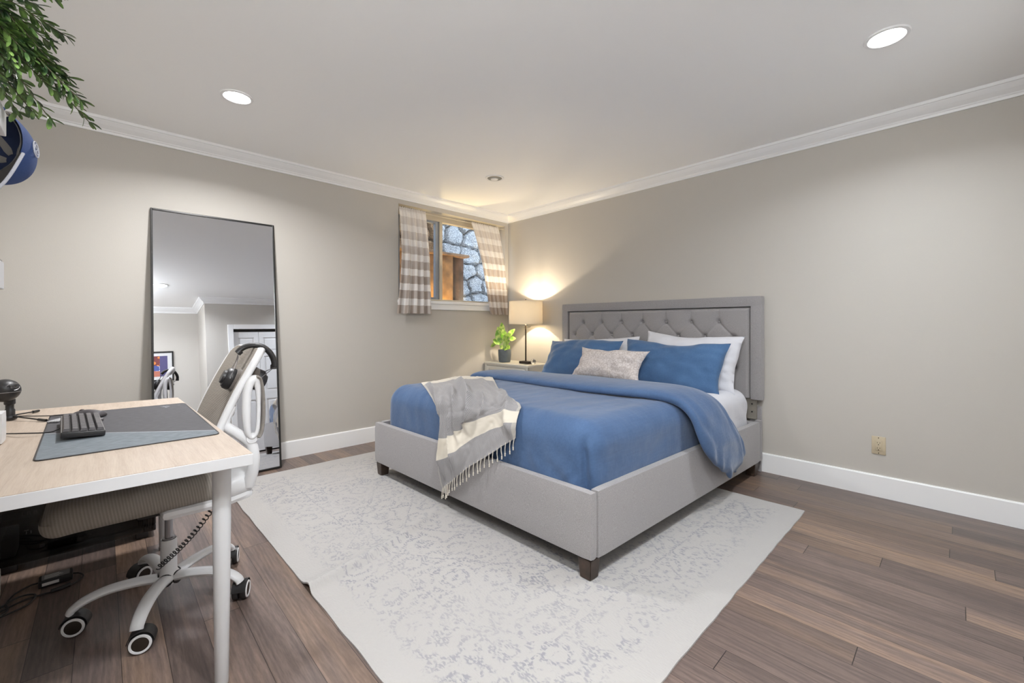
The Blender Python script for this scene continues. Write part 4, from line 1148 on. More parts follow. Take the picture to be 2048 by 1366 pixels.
# ================================================================== PICTURE (seen in the mirror)
PXR = .81; pz0, pz1 = 1.30, 1.76; px0 = PXR - .62
t = thing('framed_picture', 'black framed colourful abstract print on the alcove wall, seen in the mirror', 'picture', ((px0 + PXR) / 2, YA, pz0))
b = B(); yb, yf = YA + .001, YA + .022
box(b, (px0, yb, pz0), (px0 + .02, yf, pz1)); box(b, (PXR - .02, yb, pz0), (PXR, yf, pz1)); box(b, (px0 + .02, yb, pz0), (PXR - .02, yf, pz0 + .02)); box(b, (px0 + .02, yb, pz1 - .02), (PXR - .02, yf, pz1))
link('frame', b, M['black_metal'], t, smooth=False)
b = B(); box(b, (px0 + .018, yb, pz0 + .018), (PXR - .018, yb + .008, pz1 - .018)); link('mount', b, M['label_white'], t, smooth=False)
b = B(); grid(b, lambda u, v: Vector((PXR - .075 - (PXR - px0 - .15) * u, yb + .0095, pz0 + .07 + (pz1 - pz0 - .14) * v)), 1, 1, uvf=lambda u, v: (1 - u, v)); link('print', b, M['art'], t, smooth=False)
#--PART3--
# ================================================================== DESK
DZT, DTH = .735, .034
desk = thing('desk', 'long desk with pale oak top, white edge and round white legs', 'desk', (-.06, 2.18, 0))
DP = [(XL + .006, 1.490), (.326, 1.462), (.288, 2.858), (XL + .006, 2.925)]
b = B(); prism(b, DP, DZT - DTH, DZT - .0012, .0012); link('tabletop_edge', b, M['white_metal'], desk, smooth=False, label='white edge band and underside')
DI = [(XL + .008, 1.492), (.3245, 1.464), (.2865, 2.8565), (XL + .008, 2.9235)]
b = B(); uvd = b.loops.layers.uv.verify(); prism(b, DI, DZT - .0012, DZT); link('tabletop', b, M['oak'], desk, smooth=False)
b = B(); prism(b, [(XL + .01, 2.3200), (-.150, 2.309), (-.150, 2.3102), (XL + .01, 2.3212)], DZT - .0002, DZT + .0001); link('tabletop_seam', b, mat('seam_brown', (.20, .14, .09), .7), desk, smooth=False)
for x, y in ((.268, 1.588), (.222, 2.770), (-.39, 1.60), (-.39, 2.80)):
    b = B(); lathe(b, [(0, .0005), (.016, .0005), (.018, .004), (.018, .010), (.0185, .011), (.0245, .50), (.0250, DZT - DTH - .006), (.040, DZT - DTH - .005), (.040, DZT - DTH - .0005), (0, DZT - DTH - .0005)], (x, y, 0), sides=32, cap=False)
    link('leg', b, M['white_metal'], desk)

# desk mat
PC = [(-.140, 1.792), (.297, 1.794), (.288, 2.612), (-.158, 2.642)]
def rounded_poly(P, r, n=5):
    out = []
    for i in range(len(P)):
        p, a, c = Vector(P[i]), Vector(P[i - 1]), Vector(P[(i + 1) % len(P)])
        d1 = (a - p).normalized(); d2 = (c - p).normalized()
        s, e = p + d1 * r, p + d2 * r
        for k in range(n + 1):
            t_ = k / n; q = s * (1 - t_) ** 2 + p * 2 * t_ * (1 - t_) + e * t_ ** 2
            out.append((q.x, q.y))
    return out
t = thing('desk_mat', 'large dark printed desk mat with a slate-blue wedge on the desk', 'desk mat', (.07, 2.2, DZT))
def pad_pt(u, v):
    a = Vector(PC[0]).lerp(Vector(PC[1]), u); c = Vector(PC[3]).lerp(Vector(PC[2]), u); return a.lerp(c, v)
b = B(); uvd = b.loops.layers.uv.verify()
RP = rounded_poly([(0, 0), (1, 0), (1, 1), (0, 1)], .035)
hi = []
for u, v in RP:
    p = pad_pt(u, v); hi.append(b.verts.new((p.x, p.y, DZT + .0030)))
fc = b.faces.new(hi)
for lp, (u, v) in zip(fc.loops, RP): lp[uvd].uv = (u, v)
bmesh.ops.triangulate(b, faces=[fc])
link('print_surface', b, M['pad'], t, smooth=False)
b = B(); ring = [Vector((pad_pt(u, v).x, pad_pt(u, v).y, DZT + .0020)) for u, v in RP]
tube(b, ring, .0026, 8, closed=True, flat=.7, up=(0, 0, 1)); link('stitched_edge', b, M['leather'], t)
text_mesh('lettering', 'II', .016, M['ink_grey'], t, (.262, 2.560, DZT + .0034), (0, 1, 0), (-1, 0, 0), .0002, shear=.4)
b = B()
for k, (dx, dy, L, wd) in enumerate(((0, 0, .05, .010), (.010, .012, .036, .007), (-.010, .010, .030, .006))):
    grid(b, lambda u, v: Vector((.215 + dx + wd * (v - .5) * (1 - u) - .012 * u, 2.555 + dy + L * (u - .5), DZT + .0034)), 4, 1)
link('emblem', b, M['ink_grey'], t, smooth=False)

# keyboard
kbA = math.radians(2.6)       # slight turn
kb = thing('keyboard', 'compact black mechanical keyboard on the desk mat', 'keyboard', (-.055, 2.20, DZT + .004))
KM = Matrix.Translation((-.056, 2.205, DZT + .0036)) @ Matrix.Rotation(kbA, 4, 'Z') @ Matrix.Rotation(math.radians(5), 4, 'Y')
# local: x from wall side (-.052) to user side (+.052), y along its length (-.18..+.18)
km = lambda p: KM @ Vector((p[0], p[1], p[2] + .006))
b = B(); box(b, (-.054, -.182, 0), (.054, .182, .018), .003, map_=km); bmesh.ops.recalc_face_normals(b, faces=b.faces); link('case', b, M['black_plastic'], kb)
M['key'] = mat('charcoal_keycap', (.075, .070, .074), .42)
b = B(); box(b, (-.0525, -.1805, .0182), (-.0505, .1805, .0192), map_=km); box(b, (.0505, -.1805, .0182), (.0525, .1805, .0192), map_=km); link('bezel_line', b, M['grey_metal'], kb, smooth=False)
rows5 = [[1] * 13 + [2], [1.5] + [1] * 12 + [1.5], [1.75] + [1] * 11 + [2.25], [2.25] + [1] * 10 + [2.75], [1.25, 1.25, 1.25, 6.25, 1.25, 1.25, 1.25, 1.25]]
for r, ks in enumerate(rows5):
    y = -.176 * 1.0; tot = sum(ks); un = .352 / tot
    y = -.176
    x = -.0405 + r * .0202
    for wd in ks:
        ya, yb = y + .0008, y + wd * un - .0008; y += wd * un
        b = B(); lo_ = []; hi_ = []
        for (sx, sy) in ((-1, 0), (1, 0), (1, 1), (-1, 1)):
            yy = ya if sy == 0 else yb; iy = .0022 if sy == 0 else -.0022
            lo_.append(b.verts.new(km((x + sx * .0090, yy, .0185)))); hi_.append(b.verts.new(km((x + sx * .0066, yy + iy, .0290))))
        b.faces.new(hi_); b.faces.new(lo_[::-1])
        for i in range(4): b.faces.new((lo_[i], lo_[(i + 1) % 4], hi_[(i + 1) % 4], hi_[i]))
        bmesh.ops.bevel(b, geom=list(b.edges), offset=.0009, segments=1, affect='EDGES'); bmesh.ops.recalc_face_normals(b, faces=b.faces)
        link('key', b, M['key'], kb, smooth=False)
b = B(); tube(b, catmull([km((-.054, -.03, .008)), Vector((-.135, 2.19, DZT + .010)), Vector((-.20, 2.22, DZT + .012)), Vector((-.26, 2.30, DZT + .006)), Vector((-.36, 2.36, DZT + .004))], 8), .0022, 8); link('cable', b, M['black_plastic'], kb)

# mouse
ms = thing('computer_mouse', 'dark grey computer mouse beyond the keyboard', 'mouse', (-.05, 2.47, DZT + .004))
def mo_f(p): 
    return p
b = B()
MR = Matrix.Translation((-.040, 2.475, DZT + .0032)) @ Matrix.Scale(.86, 4) @ Matrix.Rotation(math.radians(-35), 4, 'Z')
def mouse_disp(p, n):
    x, y, z = p
    hgt = .010 + .028 * max(0, 1 - ((x + .006) / .075) ** 2) ** .8 * max(0, 1 - (y / .040) ** 2) ** .5
    p = Vector((x, y * (1 - .12 * math.cos(x * 50)), z / .036 * hgt))
    return MR @ p
rounded(b, (-.060, -.031, 0), (.060, .031, .036), .014, .006, mouse_disp); link('shell', b, mat('graphite_shell', (.055, .05, .055), .35), ms)
b = B(); lathe(b, [(0, -.004), (.009, -.004), (.009, .004), (0, .004)], MR @ Vector((-.030, 0, .029)), MR.to_3x3() @ Vector((0, 1, 0)), 16); link('scroll_wheel', b, M['leather'], ms)
b = B(); tube(b, catmull([MR @ Vector((-.058, 0, .010)), MR @ Vector((-.10, .01, .012)), Vector((-.17, 2.62, DZT + .006)), Vector((-.30, 2.75, DZT + .004))], 8), .002, 8); link('cable', b, M['black_plastic'], ms)
b = B(); RM2 = Matrix.Translation((-.012, 2.36, DZT + .0036)) @ Matrix.Rotation(.5, 4, 'Z')
box(b, (-.010, -.016, 0), (.010, .016, .010), .002, map_=lambda p: RM2 @ p); bmesh.ops.recalc_face_normals(b, faces=b.faces)
o = link('usb_dongle', b, M['grey_metal'], smooth=False); tag(o, 'small silver dongle beside the far corner of the keyboard', 'dongle')
b = B(); RM3 = Matrix.Translation((-.118, 2.470, DZT + .0036)) @ Matrix.Rotation(1.0, 4, 'Z')
box(b, (-.045, -.018, 0), (.045, .018, .006), .002, map_=lambda p: RM3 @ (p + Vector((0, 0, .004 * math.cos(p.x * 30)))))
bmesh.ops.recalc_face_normals(b, faces=b.faces)
o = link('patterned_strap', b, mat('grey_printed_strap', (.36, .36, .37), .7, vary=(160, .6)), smooth=False); tag(o, 'small pale grey patterned strip on the desk mat behind the keyboard', 'strap')

# microphone
MXc, MYc, MZc = -.281, 2.600, .860
mc = thing('microphone', 'black ball microphone on a small tripod at the far left of the desk', 'microphone', (-.275, 2.64, DZT))
b = B()
def ball(p, n): return p
bmesh.ops.create_uvsphere(b, u_segments=40, v_segments=28, radius=.046)
for v in b.verts: v.co = Vector((v.co.x, v.co.y, v.co.z * .97)) + Vector((MXc, MYc, MZc))
body = link('body', b, M['black_plastic'], mc)
vd = Vector((.55, -.83, .05)).normalized(); rt = Vector((-vd.y, vd.x, 0)).normalized(); upv = rt.cross(-vd) * -1
if upv.z < 0: upv = -upv
bc = Vector((MXc, MYc, MZc)) + vd * .0400 + upv * .013 + rt * .006
b = B(); tube(b, [bc + vd * (.004) + rt * (.020 * math.cos(a)) + upv * (.0135 * math.sin(a)) - vd * (.36 * (.020 * math.cos(a)) ** 2 / .03) for a in [2 * PI * k / 40 for k in range(40)]], .0017, 8, closed=True); link('badge_ring', b, M['grey_metal'], body)
text_mesh('lettering', 'Blue', .0150, M['grey_metal'], body, bc + vd * .009, rt, upv, .0012)
b = B(); tube(b, [Vector((MXc, MYc, MZc)) + Vector((.0463 * math.cos(a), .0463 * math.sin(a), -.005)) for a in [2 * PI * k / 48 for k in range(48)]], .0012, 6, closed=True); link('seam_ring', b, M['grey_metal'], body)
b = B(); SX, SY = -.270, 2.640
lathe(b, [(.015, 0), (.015, .030), (.012, .034), (.012, .050), (.016, .054), (.016, .072), (.010, .074), (0, .074)], (SX, SY, DZT + .012), sides=20); lathe(b, [(.020, 0), (.022, .008), (.018, .016), (0, .016)], (SX, SY, DZT + .004), sides=20)
link('stand', b, M['black_plastic'], mc)
for a in (-52, 68, 188):
    d = Vector((math.cos(math.radians(a)), math.sin(math.radians(a)), 0)); p0 = Vector((SX, SY, DZT + .018)); p1 = p0 + d * .165; p1.z = DZT + .0055
    b = B(); tube(b, [p0, p0.lerp(p1, .8), p1], [.0030, .0030, .0030], 8); tube(b, [p0.lerp(p1, .84), p1 + d * .012], .0052, 8); link('leg', b, M['black_metal'], mc)

b = B(); rounded(b, (-.44, 2.115, DZT + .0006), (-.231, 2.205, .836), .006, .03)
o = link('storage_box', b, M['white_plastic']); tag(o, 'white box at the left edge of the frame on the desk', 'box')

# ================================================================== UNDER THE DESK
pc = thing('desktop_computer', 'black computer tower with smoked glass side behind the desk legs', 'computer', (-.07, 3.03, 0))
px0, px1, py0, py1, pz0, pz1 = -.360, .205, 2.945, 3.165, .030, .50
b = B()
box(b, (px0, py0 + .004, pz0), (px1, py1, pz0 + .03), .004); box(b, (px0, py0 + .004, pz1 - .03), (px1, py1, pz1), .004)
box(b, (px0, py0 + .004, pz0 + .03), (px0 + .025, py1, pz1 - .03)); box(b, (px1 - .06, py0 + .004, pz0 + .03), (px1, py1, pz1 - .03), .006); box(b, (px0, py1 - .02, pz0 + .03), (px1 - .06, py1, pz1 - .03))
case = link('case', b, M['black_plastic'], pc)
b = B(); box(b, (px0 + .004, py0, pz0 + .005), (px1 - .008, py0 + .0035, pz1 - .004)); link('side_glass', b, M['smoke'], pc, smooth=False)
b = B(); box(b, (px0 + .03, py1 - .028, .16), (px0 + .30, py1 - .02, .46)); link('circuit_board', b, mat('dark_circuit', (.015, .014, .015), .6, vary=(120, .7)), case, smooth=False)
b = B(); box(b, (px0 + .03, py0 + .035, .228), (px0 + .31, py1 - .03, .262), .004); gp = link('graphics_card', b, M['leather'], case)
text_mesh('lettering', 'GEFC', .020, M['pc_ink'], gp, (-.155, py0 + .0345, .250), (1, 0, 0), (0, 0, 1), .0004)
text_mesh('lettering', 'LRB', .026, M['pc_ink'], gp, (-.245, py0 + .0345, .246), (1, 0, 0), (0, 0, 1), .0004, space=1.3)
b = B(); box(b, (px0 + .03, py0 + .02, .062), (px1 - .07, py1 - .02, .150), .004); box(b, (px0 + .05, py0 + .018, .075), (px0 + .075, py0 + .021, .09)); link('power_shroud', b, M['black_plastic'], case)
b = B()
for x, z, w_, h in ((-.257, .170, .014, .003), (-.257, .159, .003, .012), (-.243, .159, .003, .012)): box(b, (x - w_ / 2 + .003, py0 + .03, z - h / 2), (x + w_ / 2 + .003, py0 + .033, z + h / 2))
link('fan_emblem', b, M['label_white'], case, smooth=False)
b = B(); box(b, (-.212, py0 + .0165, .080), (-.196, py0 + .0195, .094)); box(b, (-.218, py0 + .03, .128), (-.196, py0 + .034, .134)); 
for k in range(4): box(b, (-.11 + k * .022, py0 + .0165, .082 + .002 * (k % 2)), (-.105 + k * .022, py0 + .0195, .085 + .002 * (k % 2)))
link('port_marks', b, M['pc_ink'], case, smooth=False)
b = B()
for k in range(5): box(b, (px1 - .052 + k * .010, py0 + .001, pz0 + .01), (px1 - .048 + k * .010, py0 + .0045, pz1 - .02))
link('front_vents', b, M['bronze'], case, smooth=False)
for x in (px0 + .03, px1 - .08):
    for y in (py0 + .01, py1 - .05):
        b = B(); box(b, (x, y, .0005), (x + .05, y + .04, pz0 + .001), .004); link('foot', b, M['black_plastic'], pc)

br = thing('power_adapter', 'black power adapter brick with a white label on the floor', 'power adapter', (-.15, 2.72, 0))
BM = Matrix.Translation((-.147, 2.722, .0006)) @ Matrix.Rotation(math.radians(2), 4, 'Z')
b = B(); rounded(b, (-.052, -.034, 0), (.052, .034, .030), .005, .012, map_=lambda p: BM @ Vector(p)); link('body', b, M['black_plastic'], br)
b = B(); box(b, (-.040, -.0348, .009), (.010, -.0340, .021), map_=lambda p: BM @ p); bmesh.ops.recalc_face_normals(b, faces=b.faces); link('label', b, M['label_white'], br, smooth=False)
b = B(); box(b, (-.042, -.026, .0300), (.042, .026, .0306), map_=lambda p: BM @ p); bmesh.ops.recalc_face_normals(b, faces=b.faces); tl_ = link('top_label', b, M['pc_ink'], br, smooth=False)
b = B()
for k in range(4):
    box(b, (-.034, .015 - k * .010, .0306), (.010 + .006 * (k % 3), .018 - k * .010, .0309), map_=lambda p: BM @ p)
bmesh.ops.recalc_face_normals(b, faces=b.faces); link('print_lines', b, M['label_white'], tl_, smooth=False)
b = B()
tube(b, catmull([BM @ Vector((.051, 0, .015)), (-.075, 2.715, .012), (-.062, 2.685, .005), (-.085, 2.645, .005), (-.13, 2.618, .005), (-.19, 2.62, .005), (-.24, 2.61, .005), (-.32, 2.55, .005), (-.42, 2.50, .005)], 8), .0032, 8)
tube(b, [(-.10, 2.632, .0085), (-.155, 2.617, .0085)], .008, 10)
link('output_cable', b, M['black_plastic'], br)
b = B(); tube(b, catmull([BM @ Vector((-.051, 0, .015)), (-.225, 2.735, .008), (-.262, 2.70, .0055), (-.278, 2.63, .0055), (-.27, 2.56, .0055), (-.31, 2.51, .0055), (-.35, 2.53, .0055), (-.31, 2.58, .0055), (-.25, 2.65, .0085), (-.20, 2.62, .0125), (-.22, 2.56, .0055), (-.30, 2.50, .0125), (-.40, 2.47, .0055)], 8), .0035, 8); link('mains_cable', b, M['black_plastic'], br)
b = B(); rounded(b, (-.44, 2.60, .0006), (-.303, 2.745, .114), .006, .03)
o = link('storage_bin', b, M['white_plastic']); tag(o, 'low white bin on the floor at the left edge under the desk', 'bin')

# ================================================================== CHAIR
CX, CY = .193, 2.205
ch = thing('office_chair', 'white framed office chair with taupe ribbed mesh back pushed under the desk', 'chair', (CX, CY, 0))
b = B(); lathe(b, [(0, .085), (.036, .085), (.038, .090), (.036, .118), (.030, .128), (.0275, .135), (.0265, .255), (.026, .258), (.0235, .258), (.0235, .25), (0, .25)], (CX, CY, 0), sides=36, cap=False); link('column_cover', b, M['white_plastic'], ch)
b = B(); lathe(b, [(.0135, .24), (.0135, .40), (0, .40)], (CX, CY, 0), sides=24, cap=False); lathe(b, [(.022, .2585), (.022, .263), (.014, .2635)], (CX, CY, 0), sides=24, cap=False); link('gas_lift', b, M['grey_metal'], ch)
for a in (177, 247, 319, 30.5, 103):
    d = Vector((math.cos(math.radians(a)), math.sin(math.radians(a)), 0)); s = Vector((-d.y, d.x, 0)); o0 = Vector((CX, CY, 0))
    P = catmull([o0 + d * .030 + Vector((0, 0, .108)), o0 + d * .10 + Vector((0, 0, .120)), o0 + d * .18 + Vector((0, 0, .122)), o0 + d * .24 + Vector((0, 0, .108)), o0 + d * .272 + Vector((0, 0, .088)), o0 + d * .280 + Vector((0, 0, .074))], 6)
    n_ = len(P); b = B(); tube(b, P, [.0270 - .0070 * min(1, i / n_ * 1.2) for i in range(n_)], 14, flat=.62, up=(0, 0, 1)); lg = link('base_leg', b, M['white_plastic'], ch)
    b = B(); tube(b, [o0 + d * .032 + Vector((0, 0, .104)), o0 + d * .037 + Vector((0, 0, .1045))], .0255, 16, flat=.95); link('leg_collar', b, M['black_plastic'], lg)
    # caster, trailing sideways
    tr = Matrix.Rotation(math.radians(-60 + a * .7), 3, 'Z') @ Vector((0, -1, 0)) if False else None
    tr = Vector({177: (.97, -.24, 0), 247: (.97, -.24, 0), 319: (.45, .89, 0), 30.5: (.30, .95, 0), 103: (-.85, -.5, 0)}[a]).normalized()
    ax = Vector((-tr.y, tr.x, 0)); wc = o0 + d * .278 + tr * .014; wc.z = .0352
    onrug = a in (30.5,)
    b = B(); lathe(b, [(.006, 0), (.006, .03), (0, .03)], o0 + d * .278 + Vector((0, 0, .034)), sides=10); q = link('caster_stem', b, M['grey_metal'], lg)
    b = B()
    for sg in (-1, 1):
        lathe(b, [(.010, .003 * sg), (.0325, .004 * sg), (.0347, .009 * sg), (.0347, .021 * sg), (.0322, .025 * sg), (.010, .0255 * sg)], wc, ax, 32, cap=False)
    bmesh.ops.recalc_face_normals(b, faces=b.faces); link('caster_tyre', b, M['black_plastic'], lg)
    for sg in (-1, 1):
        b = B(); lathe(b, [(.0322, .0245 * sg), (.0305, .0280 * sg), (.0245, .0280 * sg), (.0238, .0255 * sg)], wc, ax, 32, cap=False)
        bmesh.ops.recalc_face_normals(b, faces=b.faces); link('caster_ring', b, M['white_plastic'], lg)
    for sg in (-1, 1):
        b = B(); lathe(b, [(.0240, .0258 * sg), (.016, .0276 * sg), (0, .0280 * sg)], wc, ax, 32, cap=False)
        bmesh.ops.recalc_face_normals(b, faces=b.faces); link('caster_cap', b, M['bronze'], lg)
    # hood over the wheels
    def hood(u, v):
        an = math.radians(10 + 170 * u); rr = .0385 + .0020 * math.sin(PI * u)
        return wc + (-tr) * (rr * math.cos(an) * -1) * -1 + Vector((0, 0, rr * math.sin(an))) + ax * ((v - .5) * .050)
    b = B(); grid(b, hood, 18, 6); bmesh.ops.recalc_face_normals(b, faces=b.faces); bmesh.ops.solidify(b, geom=list(b.faces), thickness=.002); link('caster_hood', b, M['black_plastic'], lg)
# mechanism
b = B(); rounded(b, (CX - .10, CY - .055, .372), (CX + .12, CY + .055, .425), .012, .02); link('tilt_mechanism', b, M['black_metal'], ch)
# seat cushion, front edge towards the wall
SY0, SY1 = 1.965, 2.455
def seat_d(p, n):
    q = max(0, (-.02 - p.x) / .13)
    z = p.z - .030 * q * q if p.z > .5 else p.z - .010 * q * q
    z += .006 * math.cos((p.y - CY) * 6)
    k = 1 - .06 * max(0, (p.x - .25) / .2) - .05 * q
    return Vector((p.x, CY + (p.y - CY) * k, z))
b = B(); uvs = b.loops.layers.uv.verify()
rounded(b, (-.148, SY0, .434), (.375, SY1, .535), .047, .016, seat_d)
uvs = b.loops.layers.uv.verify()
for f in b.faces:
    for lp in f.loops: c = lp.vert.co; lp[uvs].uv = (c.x + c.z * .15, c.y)
link('seat', b, M['seat_knit'], ch, angle=75)
b = B()
def shell_d(p, n):
    k = 1 - .10 * max(0, (p.x - .30) / .16) ** 2
    return Vector((p.x, CY + (p.y - CY) * k, p.z + .012 * max(0, (p.x - .36) / .1)))
rounded(b, (.150, SY0 - .004, .412), (.445, SY1 + .004, .448), .018, .02, shell_d)
rounded(b, (.335, SY0 - .010, .432), (.458, SY1 + .010, .520), .040, .015, shell_d)
link('seat_shell', b, M['white_plastic'], ch)
# back: plane from lower (x .27,z .60) to top (.47,1.035)
BL0, BL1 = Vector((.278, 0, .600)), Vector((.468, 0, 1.022))
bdir = (BL1 - BL0).normalized(); bn = Vector((-bdir.z, 0, bdir.x))     # faces the sitter (-X)
BLn = (BL1 - BL0).length
def back_pt(u, s, o=0):   # u -1..1 across, s metres up, o metres towards the sitter
    dep = -.022 * (1 - u * u) + .012 * math.sin(s / BLn * PI)
    return BL0 + bdir * s + bn * (o + dep) + Vector((0, CY + u * .232, 0))
def outline(u):  # top / bottom limit for the rounded corners
    e = max(0, (abs(u) - .70) / .30)
    return .030 * (1 - math.sqrt(max(0, 1 - e * e))) * 3.0
b = B()
def msh(u, v):
    uu = (u * 2 - 1) * .94; c = outline(uu)
    s = (BLn - c) * v + c * (1 - v) * .6
    return back_pt(uu, s, .004)
grid(b, msh, 40, 60, uvf=lambda u, v: (u * .46, v * BLn)); bmesh.ops.recalc_face_normals(b, faces=b.faces); bmesh.ops.solidify(b, geom=list(b.faces), thickness=.006)
link('back_mesh', b, M['knit'], ch, angle=75)
fr = []
for k in range(0, 25): fr.append(back_pt(-1, .03 + (BLn - .11) * k / 24, -.006))
for k in range(1, 8): a = k / 8 * PI / 2; fr.append(back_pt(-1 + .26 * (1 - math.cos(a)), BLn - .08 + .072 * math.sin(a), -.006))
for k in range(0, 17): fr.append(back_pt(-.74 + 1.48 * k / 16, BLn - .008, -.010))
for k in range(1, 8): a = k / 8 * PI / 2; fr.append(back_pt(.74 + .26 * math.sin(a), BLn - .08 + .072 * math.cos(a), -.006))
for k in range(0, 25): fr.append(back_pt(1, BLn - .08 - (BLn - .11) * k / 24, -.006))
for k in range(1, 8): a = k / 8 * PI / 2; fr.append(back_pt(1 - .26 * (1 - math.cos(a)), .03 - .03 * math.sin(a), -.006))
for k in range(0, 9): fr.append(back_pt(.74 - 1.48 * k / 8, 0, -.006))
for k in range(1, 8): a = k / 8 * PI / 2; fr.append(back_pt(-.74 - .26 * math.sin(a), .03 * (1 - math.cos(a)), -.006))
b = B(); tube(b, fr, .0175, 12, closed=True, flat=.85, up=tuple(bn)); link('back_frame', b, M['white_plastic'], ch)
for sg in (-1, 1):
    y = CY + sg * .247
    yy = lambda l, off=0: [Vector((p[0], y + off, p[1])) for p in l]
    # curved upright from the seat shell to the back frame
    b = B(); tube(b, catmull([Vector((.425, CY + sg * .225, .470)), Vector((.438, y, .560)), Vector((.430, y, .640)), Vector((.385, y - sg * .006, .690)), Vector((.345, y - sg * .012, .735)), Vector((.372, y - sg * .012, .800))], 8), [.022, .0225, .0225, .0225, .0225, .0225, .0225, .0225, .022, .022, .022, .022, .021, .021, .021, .021, .020, .020, .020, .020, .019, .019, .019, .019, .019, .018, .018, .018, .018, .017, .017, .016, .016, .016, .016, .015, .015, .014, .013, .012, .011], 12, flat=.7, up=(0, 1, 0)); link('back_support', b, M['white_plastic'], ch)
    # flipped-up armrest : a tall loop with a padded outer side
    yo = sg * .012
    L = catmull(yy([(.416, .690), (.411, .740), (.410, .800), (.413, .850), (.422, .886), (.436, .903), (.446, .893), (.451, .860), (.453, .800), (.452, .740), (.449, .700), (.441, .678), (.428, .671)], yo), 5, closed=True)
    b = B(); tube(b, L, [.0080 + .0080 * max(0, min(1, .5 - .9 * math.sin((i_ / len(L) - .52) * 2 * PI))) for i_ in range(len(L))], 12, closed=True, flat=1.1, up=(0, 1, 0)); arm = link('armrest', b, M['white_plastic'], ch)
    Pd = catmull(yy([(.442, .914), (.457, .902), (.465, .860), (.469, .800), (.468, .740), (.461, .690), (.449, .668)], yo), 6)
    b = B(); tube(b, Pd, [.004] + [.0062] * (len(Pd) - 2) + [.004], 12, flat=4.2, up=(0, 1, 0)); link('arm_pad', b, M['pad_taupe'], arm)
    b = B(); lathe(b, [(.020, -.016), (.021, 0), (.020, .016)], Vector((.430, y, .668)), (0, 1, 0), 24); link('arm_pivot', b, M['white_plastic'], arm)

# headphones hooked over the near corner of the back
hp = thing('headphones', 'black over-ear headphones hooked over the top of the chair back', 'headphones', (.48, 2.10, .90))
HYc = 2.095
hpts = catmull([Vector((x, HYc + dy, z)) for x, z, dy in ((.418, 1.000, .03), (.440, 1.020, .03), (.470, 1.030, .02), (.503, 1.024, .01), (.530, .998, 0), (.543, .962, -.01), (.541, .932, -.02))], 8)
b = B(); tube(b, hpts, [.0105] + [.0120] * (len(hpts) - 2) + [.0105], 12, flat=1.0, up=None)
# widen across the head
for v in b.verts: v.co.y = HYc + (v.co.y - HYc) * 1.6
link('headband', b, M['leather'], hp)
for (p, q) in ((hpts[0], hpts[3]), (hpts[-1], hpts[-4])):
    b = B(); tube(b, [p + (p - q) * .35, q], .0135, 12); link('band_end', b, M['black_plastic'], hp)
c1 = Vector((.388, 2.080, .893)); n1 = Vector((-.91, .06, .40)).normalized()
c2 = Vector((.470, 2.075, .888)); n2 = Vector((.92, .0, -.35)).normalized()
for c, nn_, bp in ((c1, n1, hpts[0]), (c2, n2, hpts[-1])):
    b = B(); lathe(b, [(.040, -.030), (.047, -.024), (.049, -.012), (.045, 0)], c, nn_, 36); cup = link('ear_cushion', b, M['velour'], hp, label='grey-brown velour ear cushion')
    b = B(); lathe(b, [(.042, -.002), (.045, .004), (.043, .022), (.036, .030), (.028, .031), (.026, .040), (0, .041)], c, nn_, 36, cap=False); link('ear_cup', b, M['black_plastic'], hp)
    b = B()
    s_ = nn_.cross(Vector((0, 0, 1))).normalized()
    for sg in (-1, 1): tube(b, catmull([bp, bp.lerp(c, .35) + s_ * (sg * .020), c + s_ * (sg * .047) + nn_ * .012 + Vector((0, 0, .012)), c + s_ * (sg * .045) + nn_ * .012], 6), .0016, 6)
    link('wire_yoke', b, M['grey_metal'], hp)
# coiled lead hanging from the chair
b = B(); A_, Z_ = Vector((.345, 2.03, .445)), Vector((CX - .036, CY - .030, .165)); pts = []
nt = 22
for i in range(nt * 10 + 1):
    q = i / (nt * 10); c = A_.lerp(Z_, q) + Vector((0, 0, -.028 * math.sin(PI * q) * (1 - .2 * q))); a = q * nt * 2 * PI
    d = (Z_ - A_).normalized(); s1 = d.orthogonal().normalized(); s2 = d.cross(s1)
    r_ = .0088
    pts.append(c + s1 * (r_ * math.cos(a)) + s2 * (r_ * math.sin(a)))
tube(b, pts, .0020, 6)
o = link('coiled_cable', b, M['black_plastic']); tag(o, 'black coiled headphone cable hanging under the chair seat', 'cable')

# ================================================================== LEFT WALL SHELVES, BOXWOOD, CAP
b = B(); box(b, (XL + .001, .40, 1.530), (-.152, 1.440, 1.581), .002)
o = link('wall_shelf', b, M['white_metal'], smooth=False); tag(o, 'thick white wall shelf at the upper left carrying the trailing greenery', 'shelf')
b = B(); box(b, (XL + .001, .40, 1.196), (-.155, 1.438, 1.255), .002)
o = link('wall_shelf', b, M['white_metal'], smooth=False); tag(o, 'lower white wall shelf at the left edge above the desk', 'shelf')
t = thing('clear_container', 'frosted clear container on the lower white shelf at the left edge', 'container', (-.23, 1.39, 1.256))
b = B(); rounded(b, (-.30, 1.30, 1.2605), (-.160, 1.437, 1.302), .018, .012); link('lid', b, mat('frosted_plastic', (.62, .61, .60), .4), t)
b = B(); rounded(b, (-.302, 1.298, 1.2555), (-.157, 1.439, 1.2605), .002, .03); link('base', b, M['clear'], t)

